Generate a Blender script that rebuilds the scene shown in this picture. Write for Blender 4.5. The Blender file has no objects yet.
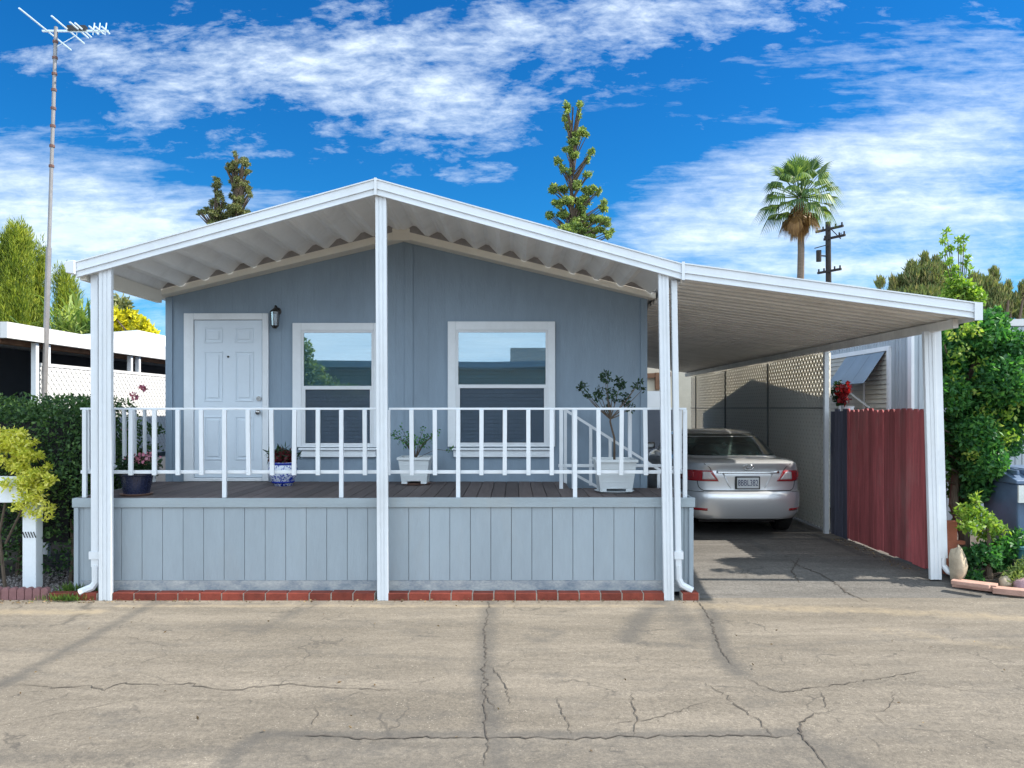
import bpy, math, random
import numpy as np
from mathutils import Vector, Matrix, Euler
random.seed(7)
rng = np.random.default_rng(11)
R = math.radians
F, CX, CY, EYE = 770.0, 514.0, 408.0, 1.9
scene = bpy.context.scene
col = scene.collection

def at(px, py, Y):
    return Vector(((px - CX) * Y / F, Y, EYE - (py - CY) * Y / F))
def gp(px, py, z=0.0):
    Y = (EYE - z) * F / (py - CY)
    return ((px - CX) * Y / F, Y)

# ------------------------------------------------------------------ materials
def node_mat(name):
    m = bpy.data.materials.new(name); m.use_nodes = True
    nt = m.node_tree; nt.nodes.clear()
    out = nt.nodes.new('ShaderNodeOutputMaterial')
    return m, nt, out
def N(nt, t, **kw):
    n = nt.nodes.new(t)
    for k, v in kw.items():
        if k.startswith('i_'):
            n.inputs[k[2:].replace('_', ' ')].default_value = v
        else:
            setattr(n, k, v)
    return n
def mth(nt, op, a, b=None, c=None, clamp=False):
    n = nt.nodes.new('ShaderNodeMath'); n.operation = op; n.use_clamp = clamp
    for i, v in enumerate((a, b, c)):
        if v is None: continue
        if isinstance(v, (int, float)): n.inputs[i].default_value = v
        else: nt.links.new(v, n.inputs[i])
    return n.outputs[0]
def mixc(nt, f, a, b, mode='MIX'):
    n = nt.nodes.new('ShaderNodeMix'); n.data_type = 'RGBA'; n.blend_type = mode
    for sock, v in ((n.inputs[0], f), (n.inputs[6], a), (n.inputs[7], b)):
        if isinstance(v, (int, float)): sock.default_value = v
        elif isinstance(v, (tuple, list)): sock.default_value = (*v[:3], 1)
        else: nt.links.new(v, sock)
    return n.outputs[2]
def noise(nt, vec, scale, detail=4, rough=.55, dist=0):
    n = N(nt, 'ShaderNodeTexNoise'); n.inputs['Scale'].default_value = scale
    n.inputs['Detail'].default_value = detail; n.inputs['Roughness'].default_value = rough
    n.inputs['Distortion'].default_value = dist
    if vec is not None: nt.links.new(vec, n.inputs['Vector'])
    return n.outputs['Fac']
def ramp(nt, f, lo, hi):
    n = N(nt, 'ShaderNodeMapRange'); n.clamp = True
    n.inputs['From Min'].default_value = lo; n.inputs['From Max'].default_value = hi
    nt.links.new(f, n.inputs['Value']); return n.outputs[0]
def mapping(nt, sc=(1, 1, 1), rot=(0, 0, 0), world=True):
    if world:
        g = N(nt, 'ShaderNodeNewGeometry').outputs['Position']
    else:
        g = N(nt, 'ShaderNodeTexCoord').outputs['Object']
    mp = N(nt, 'ShaderNodeMapping'); mp.inputs['Scale'].default_value = sc; mp.inputs['Rotation'].default_value = rot
    nt.links.new(g, mp.inputs['Vector']); return mp.outputs[0]

def pmat(name, c, rough=.6, var=.12, scale=3, stretch=(1, 1, 1), metal=0, bump=0, bscale=80, coat=0, c2=None, dirt=0, dirtcol=(.12, .11, .1), spec=.4, rnd=0):
    m, nt, out = node_mat(name)
    p = N(nt, 'ShaderNodeBsdfPrincipled')
    v = mapping(nt, stretch)
    n1 = noise(nt, v, scale, 5)
    n2 = noise(nt, v, scale * 9, 3)
    f = mth(nt, 'ADD', mth(nt, 'MULTIPLY', n1, .65), mth(nt, 'MULTIPLY', n2, .35))
    f = ramp(nt, f, .3, .7)
    a = tuple(x * (1 - var) for x in c); b = c2 or tuple(min(1, x * (1 + var)) for x in c)
    cc = mixc(nt, f, a, b)
    if dirt:
        d = ramp(nt, noise(nt, mapping(nt, (1, 1, .35)), 2.3, 8, .7), .5, .75)
        cc = mixc(nt, mth(nt, 'MULTIPLY', d, dirt), cc, dirtcol)
    if rnd:
        oi = N(nt, 'ShaderNodeObjectInfo').outputs['Random']; gi = N(nt, 'ShaderNodeNewGeometry').outputs['Random Per Island']
        rr_ = mth(nt, 'FRACT', mth(nt, 'ADD', oi, gi))
        cc = mixc(nt, 1.0, cc, mixc(nt, rr_, (1 - rnd,) * 3, (1 + rnd, 1 + rnd * .9, 1 + rnd * .85)), 'MULTIPLY')
    nt.links.new(cc, p.inputs['Base Color'])
    rr = mth(nt, 'ADD', mth(nt, 'MULTIPLY', mth(nt, 'SUBTRACT', n2, .5), .3), rough, clamp=True)
    nt.links.new(rr, p.inputs['Roughness'])
    p.inputs['Metallic'].default_value = metal
    p.inputs['Coat Weight'].default_value = coat
    p.inputs['Specular IOR Level'].default_value = spec
    if bump:
        b_ = N(nt, 'ShaderNodeBump'); b_.inputs['Strength'].default_value = bump; b_.inputs['Distance'].default_value = .01
        nt.links.new(noise(nt, v, bscale, 4), b_.inputs['Height']); nt.links.new(b_.outputs[0], p.inputs['Normal'])
    nt.links.new(p.outputs[0], out.inputs[0])
    return m

def leafmat(name, cols, trans=.35, rough=.5):
    m, nt, out = node_mat(name)
    g = N(nt, 'ShaderNodeNewGeometry')
    r = N(nt, 'ShaderNodeValToRGB')
    el = r.color_ramp.elements
    el[0].color = (*cols[0], 1); el[1].color = (*cols[-1], 1)
    for i, c in enumerate(cols[1:-1]):
        e = el.new((i + 1) / (len(cols) - 1)); e.color = (*c, 1)
    nz = noise(nt, g.outputs['Position'], 1.7, 2)
    f = mth(nt, 'ADD', mth(nt, 'MULTIPLY', g.outputs['Random Per Island'], .75), mth(nt, 'MULTIPLY', ramp(nt, nz, .35, .65), .25))
    nt.links.new(f, r.inputs[0])
    p = N(nt, 'ShaderNodeBsdfPrincipled'); p.inputs['Roughness'].default_value = rough
    p.inputs['Specular IOR Level'].default_value = .35
    t = N(nt, 'ShaderNodeBsdfTranslucent')
    nt.links.new(r.outputs[0], p.inputs['Base Color'])
    nt.links.new(mixc(nt, 1.0, r.outputs[0], (1.5, 1.6, .7), 'MULTIPLY'), t.inputs['Color'])
    mx = N(nt, 'ShaderNodeMixShader'); mx.inputs[0].default_value = trans
    nt.links.new(p.outputs[0], mx.inputs[1]); nt.links.new(t.outputs[0], mx.inputs[2])
    nt.links.new(mx.outputs[0], out.inputs[0])
    return m

def glassmat(name, fac=.4, tint=(.8, .9, .95), rough=.02, wave=0):
    m, nt, out = node_mat(name)
    gl = N(nt, 'ShaderNodeBsdfGlossy'); gl.inputs['Roughness'].default_value = rough
    gl.inputs['Color'].default_value = (*tint, 1)
    tr = N(nt, 'ShaderNodeBsdfTransparent'); tr.inputs['Color'].default_value = (*tint, 1)
    mx = N(nt, 'ShaderNodeMixShader'); mx.inputs[0].default_value = fac
    if wave:
        b_ = N(nt, 'ShaderNodeBump'); b_.inputs['Strength'].default_value = wave; b_.inputs['Distance'].default_value = .02
        nt.links.new(noise(nt, mapping(nt), 2.2, 1), b_.inputs['Height']); nt.links.new(b_.outputs[0], gl.inputs['Normal'])
    nt.links.new(tr.outputs[0], mx.inputs[1]); nt.links.new(gl.outputs[0], mx.inputs[2])
    nt.links.new(mx.outputs[0], out.inputs[0])
    return m

M = {}
M['white'] = pmat('white_metal', (.69, .72, .755), .4, .05, 2, spec=.4, dirt=.28, dirtcol=(.46, .45, .41))
M['white_wood'] = pmat('white_wood', (.74, .78, .82), .5, .05, 5, bump=.15, dirt=.15, dirtcol=(.4, .4, .38))
M['cream'] = pmat('cream_paint', (.72, .68, .60), .55, .06, 3)
M['siding'] = pmat('blue_siding', (.225, .295, .37), .62, .12, 1.6, (1, 1, .25), bump=.35, bscale=55)
M['skirt'] = pmat('skirt_siding', (.30, .35, .39), .65, .08, 2.5, (1, 1, .25), bump=.4, bscale=55, dirt=.3, dirtcol=(.33, .33, .32), rnd=.035)
M['skirt_worn'] = pmat('worn_board', (.16, .21, .27), .8, .1, 5, (1, 1, 2), bump=.6, c2=(.50, .50, .48), dirt=.4, dirtcol=(.2, .24, .28))
M['trimblue'] = pmat('trim_board', (.31, .36, .39), .7, .1, 5, (.4, 1, 3), bump=.4, dirt=.35, dirtcol=(.38, .36, .32))
M['pan'] = pmat('roof_pan_metal', (.80, .79, .77), .42, .08, 2.2, (1, .3, 1), metal=.0, spec=.6, dirt=.25, dirtcol=(.3, .27, .24))
M['pan_car'] = pmat('carport_pan_metal', (.74, .71, .67), .42, .14, 1.6, (.35, 3, 1), spec=.6, dirt=.4, dirtcol=(.28, .25, .22))
M['pan_top'] = pmat('roof_top_metal', (.66, .68, .70), .4, .05, 2, dirt=.3)
M['deck'] = pmat('deck_board', (.105, .085, .082), .7, .25, 4, (8, .6, 1), bump=.4, bscale=40, rnd=.22)
M['door'] = pmat('door_paint', (.64, .72, .80), .4, .03, 3)
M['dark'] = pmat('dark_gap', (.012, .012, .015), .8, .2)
M['brick'] = pmat('red_brick', (.23, .048, .030), .85, .35, 9, bump=.6, bscale=60, rnd=.3)
M['mortar'] = pmat('mortar', (.38, .34, .29), .9, .15, 12, bump=.5)
M['pinkblock'] = pmat('pink_concrete', (.24, .12, .12), .9, .2, 12, bump=.6)
M['slab'] = pmat('brick_slab', (.40, .24, .19), .9, .2, 10, bump=.5)
M['rock'] = pmat('tan_rock', (.40, .33, .24), .9, .25, 8, bump=.9, bscale=25)
M['pinkrock'] = pmat('pink_rock', (.34, .22, .24), .9, .3, 8, bump=.9, bscale=25)
M['soil'] = pmat('soil', (.055, .045, .038), .95, .5, 14, bump=1, bscale=60, c2=(.14, .12, .1))
M['redfence'] = pmat('red_stained_wood', (.36, .09, .095), .8, .4, 3, (6, 6, .5), bump=.6, bscale=30, dirt=.7, dirtcol=(.34, .18, .17), rnd=.32)
M['bluefence'] = pmat('weathered_wood', (.085, .09, .13), .85, .35, 3, (6, 6, .5), bump=.6, bscale=30, rnd=.3)
M['lattice'] = pmat('white_lattice', (.70, .70, .68), .5, .06, 4)
M['lattice_sun'] = pmat('white_lattice_clean', (.64, .64, .64), .5, .04, 4)
M['galv'] = pmat('galvanised', (.16, .165, .17), .5, .2, 9, metal=.6)
M['bark'] = pmat('bark', (.10, .075, .055), .9, .4, 8, (4, 4, 1), bump=1, bscale=20)
M['palmbark'] = pmat('palm_bark', (.17, .13, .10), .9, .35, 5, (1, 1, 9), bump=1, bscale=14)
M['polewood'] = pmat('pole_wood', (.035, .03, .028), .9, .3, 6, (4, 4, 1))
M['alum'] = pmat('aluminium', (.62, .72, .78), .35, .05, 3, metal=.3)
M['steel'] = pmat('mast_steel', (.26, .245, .24), .5, .2, 12, metal=.4)
M['rust'] = pmat('rusty_clamp', (.13, .07, .06), .8, .3, 12)
M['neigh_siding'] = pmat('grey_siding', (.34, .39, .43), .6, .18, 2, (3, 3, .2), bump=.3, bscale=40)
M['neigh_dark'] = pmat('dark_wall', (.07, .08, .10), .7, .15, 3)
M['louvre'] = pmat('cream_louvre', (.50, .49, .44), .6, .1, 5)
M['awnmetal'] = pmat('grey_awning', (.27, .33, .38), .5, .12, 3, (1, 1, 1), metal=.2)
M['beige'] = pmat('beige_stucco', (.50, .45, .36), .9, .1, 5, bump=.4)
M['brown'] = pmat('brown_wood', (.18, .09, .05), .8, .3, 5)
M['screen'] = None
M['slat'] = pmat('blind_slat', (.66, .70, .72), .5, .03, 4)
M['terracotta'] = pmat('terracotta', (.36, .12, .07), .85, .2, 8, bump=.3)
M['bluepot'] = pmat('navy_glaze', (.012, .018, .05), .25, .3, 6, spec=.7)
M['saucer'] = pmat('clay_saucer', (.22, .13, .10), .7, .2, 8)
M['planter'] = pmat('white_planter', (.62, .66, .68), .45, .05, 6, dirt=.2, dirtcol=(.3, .3, .26))
M['binblue'] = pmat('slate_bin', (.10, .15, .24), .5, .15, 5)
M['binlabel'] = pmat('pale_cloth', (.62, .64, .62), .8, .12, 6)
M['teal'] = pmat('teal_tub', (.05, .15, .18), .6, .3, 9)
M['hose'] = pmat('green_hose', (.10, .36, .20), .4, .1, 5)
M['brass'] = pmat('dark_metal', (.06, .055, .05), .4, .2, 8, metal=.7)
M['nickel'] = pmat('nickel', (.42, .42, .42), .3, .1, 8, metal=.9)
M['lampglass'] = glassmat('lamp_glass', .35, (.85, .9, .95), .1)
M['glass'] = glassmat('window_glass', .30, (.62, .74, .80), .01)
M['glass2'] = glassmat('lower_glass', .14, (.74, .80, .86), .02)

def net_mat():
    m, nt, out = node_mat('insect_mesh')
    d = N(nt, 'ShaderNodeBsdfDiffuse'); d.inputs['Color'].default_value = (.06, .07, .085, 1)
    t = N(nt, 'ShaderNodeBsdfTransparent')
    mx = N(nt, 'ShaderNodeMixShader'); mx.inputs[0].default_value = .42
    nt.links.new(t.outputs[0], mx.inputs[1]); nt.links.new(d.outputs[0], mx.inputs[2]); nt.links.new(mx.outputs[0], out.inputs[0])
    return m
M['net'] = net_mat()

def cloth_mat():
    m, nt, out = node_mat('privacy_cloth')
    v = mapping(nt, (1, 1, .2))
    c = mixc(nt, ramp(nt, noise(nt, v, 1.6, 4), .35, .65), (.18, .18, .175), (.23, .225, .215))
    d = N(nt, 'ShaderNodeBsdfDiffuse'); t = N(nt, 'ShaderNodeBsdfTranslucent')
    nt.links.new(c, d.inputs[0]); nt.links.new(mixc(nt, 1.0, c, (4.2, 4.1, 3.8), 'MULTIPLY'), t.inputs[0])
    mx = N(nt, 'ShaderNodeMixShader'); mx.inputs[0].default_value = .55
    nt.links.new(d.outputs[0], mx.inputs[1]); nt.links.new(t.outputs[0], mx.inputs[2]); nt.links.new(mx.outputs[0], out.inputs[0])
    return m
M['cloth'] = cloth_mat()
def slat_plastic():
    m, nt, out = node_mat('thin_plastic_slats')
    d = N(nt, 'ShaderNodeBsdfDiffuse'); t = N(nt, 'ShaderNodeBsdfTranslucent')
    c = mixc(nt, noise(nt, mapping(nt), 5, 3), (.58, .58, .56), (.76, .76, .73))
    nt.links.new(c, d.inputs[0]); t.inputs[0].default_value = (.92, .89, .82, 1)
    mx = N(nt, 'ShaderNodeMixShader'); mx.inputs[0].default_value = .42
    nt.links.new(d.outputs[0], mx.inputs[1]); nt.links.new(t.outputs[0], mx.inputs[2]); nt.links.new(mx.outputs[0], out.inputs[0]); return m
M['slats'] = slat_plastic()

def porcelain():
    m, nt, out = node_mat('blue_white_porcelain')
    v = mapping(nt, (1, 1, 1))
    f1 = ramp(nt, noise(nt, v, 30, 3, .6, 1.2), .5, .54)
    c = mixc(nt, f1, (.62, .68, .78), (.02, .05, .36))
    p = N(nt, 'ShaderNodeBsdfPrincipled'); p.inputs['Roughness'].default_value = .15
    nt.links.new(c, p.inputs['Base Color']); nt.links.new(p.outputs[0], out.inputs[0]); return m
M['porcelain'] = porcelain()
M['porcelain_band'] = pmat('blue_band', (.02, .04, .30), .15, .1, 8)

def carpaint():
    m, nt, out = node_mat('silver_paint')
    p = N(nt, 'ShaderNodeBsdfPrincipled')
    fl = noise(nt, mapping(nt, world=False), 900, 1)
    nt.links.new(mixc(nt, fl, (.62, .64, .67), (.78, .79, .80)), p.inputs['Base Color'])
    p.inputs['Metallic'].default_value = .6; p.inputs['Roughness'].default_value = .34
    p.inputs['Coat Weight'].default_value = .8; p.inputs['Coat Roughness'].default_value = .05
    nt.links.new(p.outputs[0], out.inputs[0]); return m
M['silver'] = carpaint()
def carglass():
    m, nt, out = node_mat('car_glass')
    p = N(nt, 'ShaderNodeBsdfPrincipled')
    c = mixc(nt, ramp(nt, noise(nt, mapping(nt, (1, .4, 1)), 3.0, 2), .45, .62), (.012, .02, .02), (.06, .09, .08))  # lighter patches in the glass colour stand for reflections
    nt.links.new(c, p.inputs['Base Color']); p.inputs['Roughness'].default_value = .06; p.inputs['Specular IOR Level'].default_value = .9
    nt.links.new(p.outputs[0], out.inputs[0]); return m
M['carglass'] = carglass()
M['tail'] = pmat('red_lens', (.30, .008, .012), .12, .15, 30, coat=1, spec=.8)
M['tailclear'] = pmat('clear_lens', (.55, .50, .50), .12, .2, 40, coat=1, spec=.8)
M['chrome'] = pmat('chrome', (.6, .6, .6), .15, .05, 5, metal=1)
M['plate'] = pmat('plate_white', (.55, .58, .60), .4, .05, 10)
M['ink'] = pmat('plate_ink', (.02, .03, .10), .5, .1, 10)
M['tyre'] = pmat('tyre_rubber', (.02, .02, .02), .8, .2, 10)
M['blackp'] = pmat('black_plastic', (.02, .02, .02), .5, .2, 10)

M['lf_hedge'] = leafmat('hedge_leaves', [(.012, .032, .014), (.03, .075, .024), (.065, .14, .04), (.13, .21, .06)], .25)
M['lf_gold'] = leafmat('golden_leaves', [(.22, .28, .03), (.48, .50, .06), (.72, .68, .12), (.85, .80, .35)], .35)
M['lf_bush'] = leafmat('green_bush_leaves', [(.018, .07, .030), (.03, .12, .04), (.06, .20, .05), (.14, .32, .07)], .4)
M['lf_lime'] = leafmat('lime_leaves', [(.06, .15, .02), (.14, .26, .04), (.26, .38, .06), (.40, .46, .12)], .4)
M['lf_con'] = leafmat('yellow_green_needles', [(.05, .10, .02), (.16, .22, .03), (.32, .37, .05), (.52, .52, .09)], .35)
M['lf_yellow'] = leafmat('yellow_flowers', [(.09, .14, .02), (.34, .33, .02), (.62, .55, .02), (.75, .66, .04)], .3)
M['lf_pine'] = leafmat('pine_clumps', [(.05, .08, .035), (.11, .14, .055), (.20, .21, .08), (.32, .29, .12)], .25)
M['lf_tall'] = leafmat('tall_tree_leaves', [(.05, .11, .04), (.13, .21, .06), (.28, .35, .10), (.46, .50, .20)], .35)
M['lf_olive'] = leafmat('olive_needles', [(.05, .08, .03), (.10, .14, .045), (.19, .20, .07), (.30, .24, .12)], .3)
M['lf_palm'] = leafmat('palm_blades', [(.03, .07, .03), (.06, .12, .04), (.14, .22, .06), (.28, .34, .12)], .3)
M['lf_dead'] = leafmat('dead_fronds', [(.16, .09, .04), (.28, .15, .06), (.42, .25, .10)], .25)
M['lf_red'] = leafmat('red_petals', [(.10, .004, .01), (.25, .008, .015), (.42, .02, .03)], .3)
M['lf_redpot'] = leafmat('dark_red_leaves', [(.05, .01, .012), (.12, .012, .02), (.22, .02, .03)], .3)
M['lf_pink'] = leafmat('pink_petals', [(.35, .08, .16), (.55, .2, .3), (.7, .4, .5)], .3)
M['lf_dark'] = leafmat('dark_leaves', [(.008, .025, .012), (.018, .05, .02), (.035, .08, .03)], .25, .35)
M['grass'] = leafmat('grass_blades', [(.03, .07, .015), (.08, .15, .03), (.16, .22, .05)], .3)

# ------------------------------------------------------------------ mesh builder
class MB:
    def __init__(s): s.v = []; s.f = []; s.mi = []; s.cur = 0; s.n = 0
    def add(s, vs, fs):
        o = s.n
        s.v.extend([tuple(v) for v in vs]); s.n += len(vs)
        s.f.extend([tuple(i + o for i in f) for f in fs]); s.mi.extend([s.cur] * len(fs)); return s
    def box(s, a, b):
        x0, y0, z0 = (min(a[i], b[i]) for i in range(3)); x1, y1, z1 = (max(a[i], b[i]) for i in range(3))
        return s.add([(x0, y0, z0), (x1, y0, z0), (x1, y1, z0), (x0, y1, z0), (x0, y0, z1), (x1, y0, z1), (x1, y1, z1), (x0, y1, z1)],
                     [(0, 3, 2, 1), (4, 5, 6, 7), (0, 1, 5, 4), (1, 2, 6, 5), (2, 3, 7, 6), (3, 0, 4, 7)])
    def prism(s, pts, d, axis='y'):
        # pts: list of 3d points (one face), d: extrusion vector
        n = len(pts); d = Vector(d); p = [Vector(q) for q in pts]
        vs = p + [q + d for q in p]
        nrm = Vector((0, 0, 0))
        for i in range(n): nrm += (p[i] - p[0]).cross(p[(i + 1) % n] - p[0])
        fl = nrm.dot(d) > 0
        f0 = tuple(range(n)); f1 = tuple(range(n, 2 * n))
        fs = [f0[::-1] if fl else f0, f1 if fl else f1[::-1]]
        for i in range(n):
            j = (i + 1) % n
            q = (i, j, j + n, i + n)
            fs.append(q if fl else q[::-1])
        return s.add(vs, fs)
    def bar(s, a, b, w, h=None, up=(0, 0, 1)):
        h = h or w; a = Vector(a); b = Vector(b); t = (b - a).normalized(); u = Vector(up)
        if abs(t.dot(u)) > .99: u = Vector((0, 1, 0))
        sx = t.cross(u).normalized(); sz = sx.cross(t).normalized()
        pts = [a + sx * (w / 2 * i) + sz * (h / 2 * j) for i, j in ((-1, -1), (1, -1), (1, 1), (-1, 1))]
        return s.prism(pts, b - a)
    def tube(s, path, rad, n=8, cap=True):
        path = [Vector(p) for p in path]
        if isinstance(rad, (int, float)): rad = [rad] * len(path)
        vs = []; fs = []
        pu = None
        for i, p in enumerate(path):
            t = (path[min(i + 1, len(path) - 1)] - path[max(i - 1, 0)]).normalized()
            u = Vector((0, 0, 1)) if abs(t.z) < .9 else Vector((1, 0, 0))
            if pu is not None: u = pu
            a = (u - t * u.dot(t)).normalized(); pu = a; b = t.cross(a)
            for k in range(n):
                an = 2 * math.pi * k / n
                vs.append(p + (a * math.cos(an) + b * math.sin(an)) * rad[i])
        for i in range(len(path) - 1):
            for k in range(n):
                fs.append((i * n + k, i * n + (k + 1) % n, (i + 1) * n + (k + 1) % n, (i + 1) * n + k))
        if cap:
            fs.append(tuple(range(n))[::-1]); fs.append(tuple((len(path) - 1) * n + k for k in range(n)))
        return s.add(vs, fs)
    def lathe(s, prof, c=(0, 0, 0), n=20, sq=None):
        c = Vector(c); vs = []; fs = []
        for r, z in prof:
            for k in range(n):
                an = 2 * math.pi * (k + .5) / n
                vs.append((c.x + r * math.cos(an), c.y + r * math.sin(an), c.z + z))
        for i in range(len(prof) - 1):
            for k in range(n):
                fs.append((i * n + k, i * n + (k + 1) % n, (i + 1) * n + (k + 1) % n, (i + 1) * n + k))
        fs.append(tuple(range(n))[::-1]); fs.append(tuple((len(prof) - 1) * n + k for k in range(n)))
        return s.add(vs, fs)
    def build(s, name, mat, parent=None, smooth=False, bevel=0, label=None):
        me = bpy.data.meshes.new(name)
        off = Vector(parent_loc(parent)) if parent else Vector((0, 0, 0))
        vs = s.v if off.length == 0 else [(v[0] - off.x, v[1] - off.y, v[2] - off.z) for v in s.v]
        me.from_pydata(vs, [], s.f)
        mats = mat if isinstance(mat, (list, tuple)) else [mat]
        for m in mats: me.materials.append(m)
        if len(mats) > 1: me.polygons.foreach_set('material_index', s.mi)
        if smooth:
            me.polygons.foreach_set('use_smooth', [True] * len(me.polygons))
        me.update()
        o = bpy.data.objects.new(name, me); col.objects.link(o)
        if parent: o.parent = parent
        if label: o['label'] = label
        if bevel:
            bv = o.modifiers.new('bevel', 'BEVEL'); bv.width = bevel; bv.segments = 2; bv.limit_method = 'ANGLE'
        if smooth:
            pass
        return o
def parent_loc(p):
    v = Vector(p.location)
    while p.parent: p = p.parent; v += Vector(p.location)
    return v
def thing(name, label, cat, loc=(0, 0, 0), group=None):
    o = bpy.data.objects.new(name, None); col.objects.link(o); o.location = loc
    o.empty_display_size = .1
    o['label'] = label; o['category'] = cat
    if group: o['group'] = group
    return o
def tag(o, label, cat, group=None, kind=None):
    o['label'] = label; o['category'] = cat
    if group: o['group'] = group
    if kind: o['kind'] = kind
    return o
def struct(name, mb, mat, label=None, **k):
    o = mb.build(name, mat, **k); o['kind'] = 'structure'
    if label: o['label'] = label
    o['category'] = name.replace('_', ' ')
    return o
def copy_tree(o, parent=None):
    c = o.copy(); col.objects.link(c); c.parent = parent
    for ch in [x for x in bpy.data.objects if x.parent == o]: copy_tree(ch, c)
    return c

# numpy leaves
def leaf_quads(mb, P, size, aspect=.5, up=0.0, jitter=.35, dirs=None):
    n = len(P)
    d = rng.normal(size=(n, 3)) if dirs is None else dirs + rng.normal(size=(n, 3)) * .25
    d[:, 2] += up
    d /= np.linalg.norm(d, axis=1)[:, None] + 1e-9
    w = rng.normal(size=(n, 3)); w -= d * (w * d).sum(1)[:, None]
    w /= np.linalg.norm(w, axis=1)[:, None] + 1e-9
    nn = np.cross(d, w)
    L = size * (1 + jitter * rng.uniform(-1, 1, n))[:, None]; W = L * aspect
    a = P; b = P + d * L * .45 + w * W * .5; c = P + d * L + nn * L * .12; e = P + d * L * .45 - w * W * .5
    V = np.stack([a, b, c, e], 1).reshape(-1, 3)
    o = mb.n
    mb.v.extend(map(tuple, V.tolist())); mb.n += 4 * n
    idx = (np.arange(n) * 4 + o)
    mb.f.extend([(i, i + 1, i + 2, i + 3) for i in idx.tolist()]); mb.mi.extend([mb.cur] * n)
def blob_pts(c, r, n, shell=.55):
    d = rng.normal(size=(n, 3)); d /= np.linalg.norm(d, axis=1)[:, None]
    rad = (shell + (1 - shell) * rng.uniform(0, 1, n))[:, None]
    rad = np.where(rng.uniform(0, 1, (n, 1)) < .25, rng.uniform(0, 1, (n, 1)), rad)
    return np.array(c) + d * rad * np.array(r)

# ------------------------------------------------------------------ camera, world, sun
cam = bpy.data.cameras.new('camera'); co = bpy.data.objects.new('camera', cam); col.objects.link(co)
co.location = (0, 0, EYE); co.rotation_euler = (R(90), 0, 0)
cam.sensor_width = 36; cam.lens = F / 1024 * 36
cam.shift_x = -2 / 1024; cam.shift_y = 24 / 1024
cam.clip_end = 3000; cam.clip_start = .05
scene.camera = co
SUN_EL, SUN_AZ = 46.6, 1.0      # azimuth: from +X, tilted slightly towards the street (-Y)
sd = Vector((math.cos(R(SUN_EL)) * math.cos(R(SUN_AZ)), -math.cos(R(SUN_EL)) * math.sin(R(SUN_AZ)), math.sin(R(SUN_EL))))
sl = bpy.data.lights.new('sun', 'SUN'); so = bpy.data.objects.new('sun', sl); col.objects.link(so)
sl.energy = 3.1; sl.angle = R(.6); sl.color = (1, .93, .82)
so.rotation_euler = (-sd).to_track_quat('-Z', 'Y').to_euler(); so.location = (20, 0, 30)

w = bpy.data.worlds.new('World'); scene.world = w; w.use_nodes = True
nt = w.node_tree; nt.nodes.clear()
wo = nt.nodes.new('ShaderNodeOutputWorld'); bg = nt.nodes.new('ShaderNodeBackground')
sky = nt.nodes.new('ShaderNodeTexSky'); sky.sky_type = 'NISHITA'; sky.sun_disc = False
sky.sun_elevation = R(SUN_EL); sky.sun_rotation = R(90 + SUN_AZ); sky.air_density = 1.0; sky.dust_density = .2; sky.ozone_density = 2.5
tc = nt.nodes.new('ShaderNodeTexCoord'); sx = nt.nodes.new('ShaderNodeSeparateXYZ'); nt.links.new(tc.outputs['Generated'], sx.inputs[0])
ay = mth(nt, 'MAXIMUM', mth(nt, 'ABSOLUTE', sx.outputs[1]), .12)
U = mth(nt, 'DIVIDE', sx.outputs[0], ay); V = mth(nt, 'DIVIDE', sx.outputs[2], ay)
cb = nt.nodes.new('ShaderNodeCombineXYZ'); nt.links.new(U, cb.inputs[0]); nt.links.new(V, cb.inputs[1])
def wmap(sc, rot=0, off=(0, 0, 0)):
    mp = nt.nodes.new('ShaderNodeMapping'); mp.inputs['Scale'].default_value = sc; mp.inputs['Rotation'].default_value = (0, 0, rot); mp.inputs['Location'].default_value = off
    nt.links.new(cb.outputs[0], mp.inputs[0]); return mp.outputs[0]
puff = noise(nt, wmap((7.5, 17, 1), R(-8), (3, 1, 0)), 1.0, 8, .66, .3)
fine = noise(nt, wmap((24, 66, 1), R(-8)), 1.0, 6, .65, .2)
streak = noise(nt, wmap((3.2, 24, 1), R(-7), (1, 5, 0)), 1.0, 8, .66, .2)
def blob(px, py, rx, ry, ang, amp):
    u0, v0 = (px - CX) / F, (CY - py) / F
    a = R(ang); ca, sa = math.cos(a), math.sin(a)
    du = mth(nt, 'SUBTRACT', U, u0); dv = mth(nt, 'SUBTRACT', V, v0)
    p = mth(nt, 'MULTIPLY', mth(nt, 'ADD', mth(nt, 'MULTIPLY', du, ca), mth(nt, 'MULTIPLY', dv, sa)), F / rx)
    q = mth(nt, 'MULTIPLY', mth(nt, 'SUBTRACT', mth(nt, 'MULTIPLY', dv, ca), mth(nt, 'MULTIPLY', du, sa)), F / ry)
    d = mth(nt, 'ADD', mth(nt, 'MULTIPLY', p, p), mth(nt, 'MULTIPLY', q, q))
    e = mth(nt, 'POWER', 2.718, mth(nt, 'MULTIPLY', d, -1.0))
    return mth(nt, 'MULTIPLY', e, amp)
def total(lst):
    t = None
    for b in lst:
        x = blob(*b); t = x if t is None else mth(nt, 'ADD', t, x)
    return t
A = total([(190, 70, 170, 65, 5, .36), (450, 70, 190, 85, 0, .36), (250, 150, 110, 28, 0, .16), (560, 30, 140, 40, 0, .12), (430, 110, 120, 40, -25, .14), (660, 15, 120, 30, 0, .30), (1000, 30, 160, 40, 0, .2), (60, 60, 80, 20, 0, .16), (800, 25, 100, 40, 0, .12), (470, 170, 60, 25, 0, .15)])
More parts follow.
